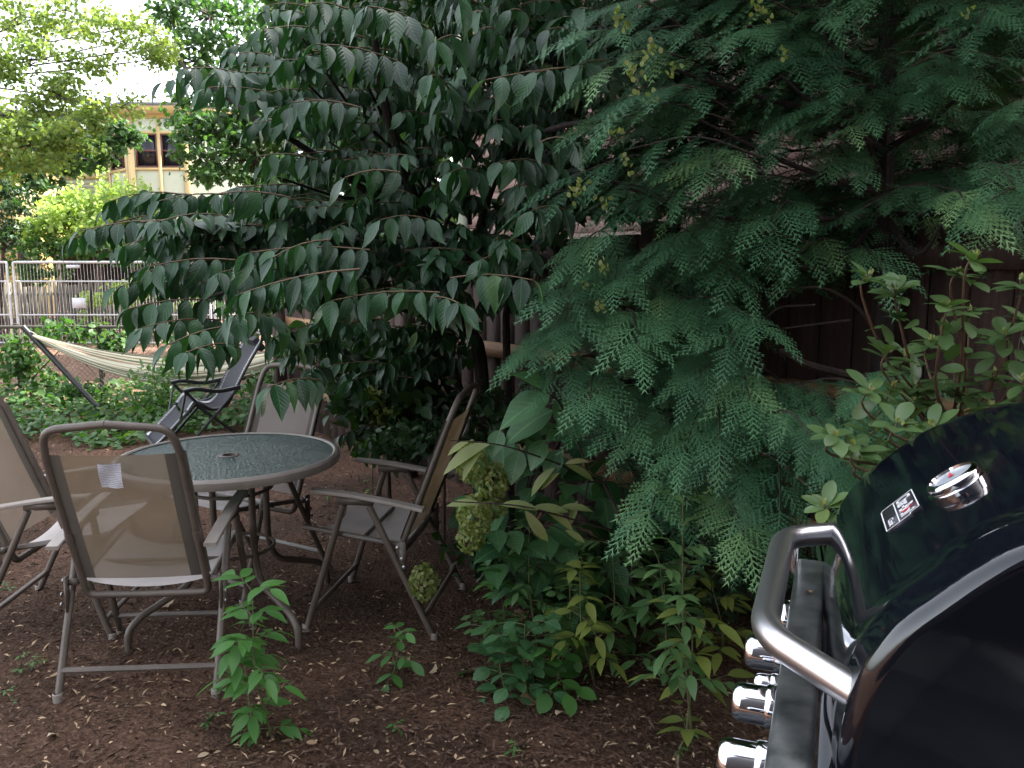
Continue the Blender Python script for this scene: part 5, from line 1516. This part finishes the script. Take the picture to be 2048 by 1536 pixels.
def hydrangea():
    b = ground(1010, 1180); b = np.array([b[0] + .05, 3.75, 0])
    t = thing('hydrangea', 'hydrangea with broad green leaves and three drooping greenish flower heads beside the side-on chair', 'shrub')
    L = Leaves(); mb = MB()
    big = [((1100, 790), (1003, 832), 2.6, 'n'), ((1098, 782), (1045, 738), 2.62, 'n'), ((1110, 800), (1150, 860), 2.7, 'n'), ((1105, 820), (1010, 866), 2.75, 'n'), ((1000, 860), (985, 905), 2.75, 'n'), ((1060, 850), (1010, 880), 2.8, 'n'), ((1090, 880), (1060, 930), 2.8, 'n'), ((1120, 900), (1090, 950), 2.85, 'n'), ((1040, 900), (1020, 960), 2.85, 'n')]
    mb.tube(smoothpath([b, at(1170, 1000, 3.0), at(1130, 830, 2.7), at(1100, 786, 2.6)], 5), .004, 5, cap=False)
    for (a, c, Y, _) in big:
        p, q = at(*a, Y), at(*c, Y - .05); ln = np.linalg.norm(q - p) * 1.1
        L.add(BROAD, [p], [q - p], [[0, -.5, 1]], ln, rng.uniform(.3, .8, 1))
    poly = [(1000, 830), (1080, 800), (1160, 840), (1200, 920), (1230, 1020), (1240, 1150), (1180, 1230), (1050, 1200), (960, 1120), (930, 1040), (930, 900)]
    for (x, y) in polysample(poly, 150):
        Y = random.uniform(3.05, 3.8); p = at(x, y, Y)
        dd = nrm(np.array([p[0] - b[0], p[1] - b[1] - .4, 0]) + rng.normal(0, .5, 3) * [1, 1, 0]) + np.array([0, 0, random.uniform(-.7, .25)])
        L.add(BROAD, [p], [dd], [[0, -.3, 1] + rng.normal(0, .25, 3)], random.uniform(.09, .16), rng.random(1))
        if random.random() < .4: mb.tube(smoothpath([b + rng.normal(0, .05, 3) * [1, 1, 0], (b + p) / 2 + [0, .1, .1], p], 4), .0035, 5, cap=False)
    L.build('foliage', M['hyd'], t); mb.build('stem', M['bark'], t)
    for (x, y, Y, rx, rz, n) in ((945, 925, 2.85, .055, .075, 90), (985, 965, 2.85, .055, .07, 90), (950, 1030, 2.8, .06, .07, 110), (985, 1010, 2.85, .05, .045, 60), (940, 1075, 2.85, .045, .055, 60), (848, 1165, 3.15, .055, .075, 110)):
        c = at(x, y, Y); F_ = Leaves()
        d = nrm(rng.normal(0, 1, (n * 2, 3))); pts = c + d * np.array([rx, rx, rz]) * rng.uniform(.75, 1.05, (n * 2, 1))
        e = nrm(rng.normal(0, 1, (n * 2, 3)) + [0, 0, .2])
        F_.add(ROUND, pts, np.cross(d, e) + d * .3, d + rng.normal(0, .45, (n * 2, 3)), rng.uniform(.013, .021, n * 2), rng.random(n * 2))
        F_.add(ROUND, pts, -np.cross(d, e) + d * .3, d + rng.normal(0, .45, (n * 2, 3)), rng.uniform(.013, .021, n * 2), rng.random(n * 2))
        F_.build('flower_head', M['petal'], t)
hydrangea()

def leafcloud(name, label, cat, blobs, n, size, mat, tpl=None, trunk=None, cl=None, hint=(0, -.3, .8), group=None, bark='bark', twigs=True, clr=.5, flat=.5, extra=None):
    """crown made of leaf clusters within ellipsoids (px,py,Y,rpx,rpy,rY)"""
    tpl = tpl if tpl is not None else DIAM
    t = thing(name, label, cat, group=group)
    C = []; vols = np.array([b[3] * b[4] for b in blobs], float); vols /= vols.sum()
    ncl = cl or max(12, n // 45)
    L = Leaves(); mb = MB(); allc = []
    for bi, b in enumerate(blobs):
        px, py, Y, rx, ry = b[:5]; c = at(px, py, Y); sx = rx * Y / FOC; sz = ry * Y / FOC; sy = b[5] if len(b) > 5 else min(sx, 2.5)
        k = max(2, int(ncl * vols[bi])); d = nrm(rng.normal(0, 1, (k, 3))) * rng.uniform(.25, 1, (k, 1)) ** .6
        cc = c + d * [sx, sy, sz]; allc.append((c, cc))
        m = max(4, int(n * vols[bi] / k))
        r = clr * (sx * sz / k) ** .5 * 1.5
        P = np.repeat(cc, m, 0) + rng.normal(0, 1, (k * m, 3)) * [r, r, r * flat]
        A = nrm(rng.normal(0, 1, (k * m, 3)) + [0, 0, -.35]); Nn = rng.normal(0, .6, (k * m, 3)) + np.array(hint)
        tone = np.repeat(rng.random(k) * .5, m) + rng.random(k * m) * .5
        L.add(tpl, P, A, Nn, rng.uniform(.7, 1.2, k * m) * size, np.clip(tone, 0, 1))
    if extra: extra(L)
    L.build('crown', M[mat], t, smooth=False)
    root = None
    if trunk is not None:
        root = np.asarray(trunk[0], float)
        mb.tube(smoothpath(trunk[:-1], 5) if len(trunk) > 3 else np.asarray(trunk[:-1], float), np.linspace(trunk[-1], trunk[-1] * .5, (len(trunk) - 2) * 5 + 1 if len(trunk) > 3 else len(trunk) - 1), 8)
        topp = np.asarray(trunk[-2], float)
        if twigs:
            for c, cc in allc:
                mid = (topp + c) / 2 + rng.normal(0, .12, 3) * np.linalg.norm(topp - c) * .5
                mb.tube(smoothpath([topp, mid + [0, 0, .1], c], 4), np.linspace(trunk[-1] * .3, trunk[-1] * .12, 9), 5, cap=False)
                for q in cc[:: max(1, len(cc) // 10)]: mb.tube([c, (c + q) / 2 + rng.normal(0, .05, 3), q], [trunk[-1] * .14, trunk[-1] * .09, trunk[-1] * .04], 4, cap=False)
        mb.build('trunk', M[bark], t)
    return t

def shoots(L):
    for k in range(60):
        x = random.uniform(85, 315); y0 = 455; y1 = 325 + 90 * ((x - 215) / 120) ** 2 + random.uniform(0, 50); Y = 16.3 + random.uniform(-.6, .6)
        lean = random.uniform(-14, 14); m = max(6, int((y0 - y1) / 3.2))
        f = np.linspace(0, 1, m); P = np.array([at(x + lean * q * q + random.uniform(-2.5, 2.5), y0 + (y1 - y0) * q, Y) for q in f])
        L.add(DIAM2, P, rng.normal(0, .8, (m, 3)) + [0, 0, .35], rng.normal(0, .5, (m, 3)) + [0, -.3, .7], .12 * (1.15 - .6 * f), np.clip(rng.random(m) * .6 + .3, 0, 1))

def far_trees():
    # oak reaching in from the upper left
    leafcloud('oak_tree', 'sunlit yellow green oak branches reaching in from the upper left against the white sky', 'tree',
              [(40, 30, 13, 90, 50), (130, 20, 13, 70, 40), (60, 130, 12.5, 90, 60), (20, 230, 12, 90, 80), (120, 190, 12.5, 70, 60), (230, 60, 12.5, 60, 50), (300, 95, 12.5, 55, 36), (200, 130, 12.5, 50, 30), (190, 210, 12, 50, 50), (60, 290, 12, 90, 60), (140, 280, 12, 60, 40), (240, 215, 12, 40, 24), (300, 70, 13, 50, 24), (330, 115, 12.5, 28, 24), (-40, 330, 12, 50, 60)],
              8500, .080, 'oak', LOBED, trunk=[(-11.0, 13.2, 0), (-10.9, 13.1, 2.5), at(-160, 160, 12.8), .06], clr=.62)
    leafcloud('maple_tree', 'tall darker green maple crown right of the white sky gap', 'tree',
              [(420, 30, 19, 110, 70), (520, 90, 19, 90, 80), (400, 120, 18.5, 50, 40), (480, 200, 18, 100, 70), (465, 250, 17, 80, 60), (510, 320, 17, 100, 70), (425, 320, 16.5, 42, 60), (600, 200, 18, 120, 150), (620, 60, 19, 130, 90), (345, 40, 19, 40, 30), (370, 200, 17.5, 30, 30), (388, 290, 16.5, 26, 50), (352, 284, 17, 16, 14), (372, 235, 17, 32, 28)],
              11000, .15, 'maple', LOBED, trunk=[(-5.6, 18, 0), (-5.6, 18, 3), at(520, 250, 18), .18], clr=.6)
    leafcloud('maple_tree', 'young dark maple standing before the cream house bay', 'tree',
              [(90, 290, 20, 70, 50), (150, 310, 20, 60, 36), (225, 280, 20, 34, 44), (60, 350, 19, 50, 50), (250, 265, 20, 24, 20)],
              4400, .15, 'maple', LOBED, trunk=[(-10.9, 20, 0), (-10.9, 20, 2.4), at(130, 330, 20), .08], clr=.6)
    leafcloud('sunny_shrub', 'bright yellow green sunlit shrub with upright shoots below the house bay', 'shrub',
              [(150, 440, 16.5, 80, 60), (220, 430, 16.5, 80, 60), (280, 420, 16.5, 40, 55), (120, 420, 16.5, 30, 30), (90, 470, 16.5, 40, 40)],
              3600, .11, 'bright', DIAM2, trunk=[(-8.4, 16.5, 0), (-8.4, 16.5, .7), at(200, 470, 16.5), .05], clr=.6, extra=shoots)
    leafcloud('evergreen_shrub', 'dark evergreen at the left edge between yellow house and bright shrub', 'shrub',
              [(10, 400, 15.5, 34, 60), (20, 470, 15.5, 26, 40), (50, 440, 17.5, 30, 60)], 1900, .10, 'shrub', DIAM, trunk=[(-9.6, 15.5, 0), (-9.6, 15.5, .6), at(10, 460, 15.5), .06], clr=.6)
    leafcloud('hedge_vine', 'mass of darker vine leaves spilling along the top of the mesh barriers', 'vine',
              [(120, 500, 16.2, 90, 26), (250, 500, 16.2, 100, 30), (380, 500, 16.2, 90, 40), (80, 545, 16.2, 40, 24), (400, 540, 16.5, 90, 30), (60, 520, 16.2, 50, 30)], 3400, .10, 'ivy', DIAM2, trunk=[(-6.9, 16.3, 0), (-6.9, 16.3, .5), at(260, 520, 16.3), .04], clr=.6)
    leafcloud('flowering_shrub', 'pale variegated shrub growing behind the mesh barrier', 'shrub',
              [(250, 590, 17.2, 60, 26), (320, 575, 17.2, 60, 24), (380, 580, 17.2, 40, 34), (190, 610, 17.2, 20, 40)], 2200, .085, 'bright', DIAM2, trunk=[(-7.6, 17.2, 0), (-7.6, 17.2, .5), at(300, 600, 17.2), .03], clr=.6)
    # trees behind the viburnum, closing the view
    leafcloud('background_tree', 'tree with lit green leaves glimpsed through the viburnum crown', 'tree',
              [(700, 120, 14, 140, 160, 2), (860, 200, 14, 160, 160, 2), (720, 360, 13, 160, 120, 2), (900, 420, 12, 150, 120, 2), (1050, 200, 13, 130, 220, 2), (800, -80, 14, 300, 120, 2), (1150, 60, 12, 120, 160, 2)],
              13500, .24, 'maple', DIAM2, trunk=[(-1.6, 13.5, 0), (-1.6, 13.5, 2.5), at(820, 260, 13.5), .17], clr=.6)
    leafcloud('background_tree', 'lower green tree behind the viburnum and above the far corner of the yard', 'tree',
              [(560, 430, 14, 120, 70, 1.6), (660, 500, 12, 130, 80, 1.5), (820, 540, 11, 150, 80, 1.5), (520, 520, 13, 80, 60, 1.5), (620, 620, 11, 120, 70, 1.2), (760, 650, 10, 120, 80, 1.0)],
              6000, .13, 'ivy', DIAM2, trunk=[(-2.6, 11.5, 0), (-2.6, 11.5, 1.2), at(700, 560, 11.5), .10], clr=.6)
    leafcloud('background_tree', 'grape leaved vine tree glimpsed above the cedar near the house roof', 'tree',
              [(1300, 20, 4.6, 90, 40, .3), (1420, 10, 4.7, 120, 50, .3), (1640, 60, 4.3, 110, 60, .3), (1720, 100, 4.2, 60, 60, .2), (1520, 200, 4.5, 90, 60, .3)],
              700, .085, 'mid', LOBED, trunk=[(*fpt(.6, .5), 0), (*fpt(.6, .5), 1.5), at(1500, 140, 4.5), .02], clr=.7)
far_trees()

def near_shrubs():
    leafcloud('slender_tree', 'slender dark leaved tree between the viburnum and the tall cedar', 'tree',
              [(1080, 60, 4.6, 110, 80, .25), (1180, 160, 4.5, 90, 90, .25), (1090, 250, 4.6, 100, 80, .25), (1180, 330, 4.4, 80, 70, .25), (1080, 420, 4.5, 70, 60, .2), (1260, 60, 4.5, 90, 80, .25), (1320, 230, 4.4, 80, 90, .25), (1000, 130, 4.8, 80, 110, .25), (1400, 140, 4.3, 80, 100, .2), (1250, 420, 4.1, 70, 50, .15)],
              3400, .085, 'shrub', OVAL, trunk=[(*fpt(-.3, -.35), 0), (*fpt(-.3, -.33), 1.2), at(1130, 330, 4.5), .022], clr=.7, bark='darkbark')
    leafcloud('understorey_shrub', 'dark broad leaved shrub filling the shade behind the table', 'shrub',
              [(700, 720, 4.9, 120, 80, .4), (800, 700, 4.8, 110, 80, .4), (860, 780, 4.7, 70, 70, .3), (700, 820, 4.6, 90, 60, .3), (640, 700, 5.2, 70, 70, .3), (790, 850, 4.5, 90, 40, .3)],
              1500, .095, 'shrub', BROAD, trunk=[(-.75, 4.85, 0), (-.75, 4.85, .3), at(760, 780, 4.85), .02], clr=.6, hint=(0, -.4, .9))
    leafcloud('understorey_shrub', 'low leafy shrub at the foot of the viburnum stems', 'shrub',
              [(880, 860, 4.1, 90, 50, .2), (980, 850, 4.1, 70, 40, .2), (800, 900, 4.0, 80, 36, .2), (960, 800, 4.4, 80, 40, .15)],
              900, .06, 'shrub', OVAL, trunk=[(-.35, 4.1, 0), (-.35, 4.1, .15), at(890, 870, 4.1), .01], clr=.6)
    leafcloud('yellow_weed', 'yellow green flowering weed in the shade behind the table', 'weed',
              [(748, 790, 4.4, 22, 20, .06), (760, 820, 4.4, 30, 24, .06)], 160, .035, 'olive', OVAL, trunk=[(-.72, 4.4, 0), (-.72, 4.4, .3), at(750, 810, 4.4), .004], clr=.8)
    leafcloud('leafy_weed', 'green weed growing from the mulch just right of the table rim', 'weed',
              [(740, 880, 4.3, 40, 26, .08), (760, 900, 4.3, 34, 16, .08)], 110, .055, 'mid', OVAL, trunk=[(-.75, 4.3, 0), (-.75, 4.3, .15), at(745, 885, 4.3), .004], clr=.8)
    leafcloud('shade_shrub', 'dark leaves at the foot of the middle cedar behind the saplings', 'shrub',
              [(1150, 1150, 3.5, 130, 60, .2), (1280, 1130, 3.4, 120, 70, .2), (1050, 1100, 3.6, 100, 60, .2), (1420, 1180, 3.2, 90, 50, .15)],
              900, .07, 'shrub', OVAL, trunk=[(.3, 3.5, 0), (.3, 3.5, .1), at(1180, 1150, 3.5), .008], clr=.6)
    leafcloud('corner_shrub', 'lit green bush behind the lounger back near the wire fence', 'shrub',
              [(620, 720, 8.2, 60, 50, .4), (700, 690, 8.4, 70, 60, .4), (560, 760, 8.0, 60, 30, .4)], 900, .10, 'mid', OVAL, trunk=[(-2.1, 8.2, 0), (-2.1, 8.2, .3), at(640, 740, 8.2), .02], clr=.7)
near_shrubs()

def ground_cover():
    L = Leaves(); n = 8500
    X = rng.uniform(-6.6, -1.2, n); Y = rng.uniform(6.6, 8.9, n)
    edge = 6.95 + .25 * np.sin(X * 2.3) + .12 * np.sin(X * 6.1) + np.clip((X + 3.6) * .25, 0, 2)
    k = Y > edge; X, Y = X[k], Y[k]; n = len(X)
    hgt = .05 + .16 * np.clip((Y - 6.9) / 1.5, 0, 1) + .10 * np.sin(X * 3.1 + Y * 2) ** 2
    Z = rng.random(n) ** .6 * hgt
    A = nrm(rng.normal(0, 1, (n, 3)) * [1, 1, .3]); Nn = rng.normal(0, .35, (n, 3)) + [0, -.2, 1]
    L.add(ROUND, np.stack([X, Y, Z], -1), A, Nn, rng.uniform(.04, .085, n), np.clip(rng.random(n) * .7 + .35 * np.sin(X * 1.7 + Y) ** 2, 0, 1))
    o = L.build('ground_cover', M['ivy']); tag(o, 'low green ground cover spreading under the hammock', 'ground cover', kind='stuff')
    # vines on the chain link
    leafcloud('fence_vine', 'green vine trailing over the top and post of the chain link fence', 'vine',
              [(30, 668, 8.5, 60, 12, .06), (150, 672, 8.5, 60, 12, .06), (200, 690, 8.5, 34, 34, .06), (240, 664, 8.45, 50, 14, .06), (120, 660, 8.45, 130, 9, .05), (60, 740, 8.5, 60, 50, .06), (20, 700, 8.5, 30, 40, .06), (120, 770, 8.4, 60, 26, .06), (210, 780, 8.5, 50, 20, .08), (350, 664, 8.5, 60, 10, .06)],
              1500, .065, 'ivy', ROUND, trunk=[(-5.0, 8.5, 0), (-5.0, 8.5, .3), at(120, 700, 8.5), .01], clr=.6)
    leafcloud('tall_weed', 'tall light green weed standing in the ground cover below the hammock', 'weed',
              [(310, 770, 7.5, 50, 40, .12), (330, 740, 7.5, 22, 20, .1), (290, 810, 7.4, 50, 20, .12)], 420, .06, 'ivy', OVAL, trunk=[(-3.2, 7.5, 0), (-3.2, 7.5, .15), at(310, 780, 7.5), .006], clr=.8)
ground_cover()

CURL = twist(leaf_tpl(.34, 9, -.5, -.25, .45, serr=.16, tip=.9), 1.3, .15)

def dry_leaves():
    spots = [((318, 1217), .075, 'pale curled dry leaf under the front chair'), ((100, 1360), .05, 'pale dry leaf on the mulch left of the front chair'), ((98, 1476), .045, 'long tan dry leaf near the lower left corner'), ((612, 1495), .03, 'rust dry leaf near the bottom centre left'),
             ((395, 1525), .03, 'small tan dry leaf at the bottom edge below the front chair'), ((450, 1460), .022, 'cream leaf scrap left of the maple sapling base'), ((860, 1355), .04, 'yellowish dry leaf scraps right of the low seedling'), ((748, 1510), .025, 'orange leaf scrap near the bottom centre'),
             ((1075, 1410), .06, 'curled brown leaf at the base of the bramble'), ((1110, 1430), .05, 'grey brown leaf right of the bramble base'), ((720, 1450), .03, 'orange brown leaf on open mulch'), ((595, 1240), .045, 'brown leaf between the two chairs'),
             ((1055, 1240), .06, 'reddish dead leaf behind the bramble'), ((470, 1175), .04, 'tan leaf under the glass table'), ((710, 900), .08, 'orange brown dead leaves at the edge of the shrub right of the table')]
    for (p, s, lab) in spots:
        L = Leaves(); g_ = ground(*p); g_[2] = .018; a = random.random() * 6.28
        L.add(CURL if s > .035 else OVAL, [g_], [[math.cos(a), math.sin(a) * .5, .12]], [[random.gauss(0, .3), -.35, 1]], s * 1.2, rng.uniform(.55, 1.0, 1))
        o = L.build('dry_leaf', M['dry']); tag(o, lab, 'leaf', 'dry leaves fallen on the mulch')
dry_leaves()

# unseen house wall, added behind the camera to shade the yard and deepen contrast
def shading_house():
    t = thing('added_brick_house', 'unseen dark grey brick house wall added behind the camera to shade the yard', 'house')
    mb = MB(); mb.box((3.2, -3.0, 3.3), (11.0, 2.4, 6.6)); mb.build('wall', M['brick'], t, smooth=False)
    mb = MB(); mb.box((3.2, -3.0, 6.72), (11.6, 3.0, .22)); mb.build('roof', M['roofmat'], t, smooth=False)
    for x in (-.6, 3.4, 6.6): window(t, -x, 1.9, 1.0, 1.5, 1.805, chamfer=lambda a, y, z: (-a, -y, z))
shading_house()
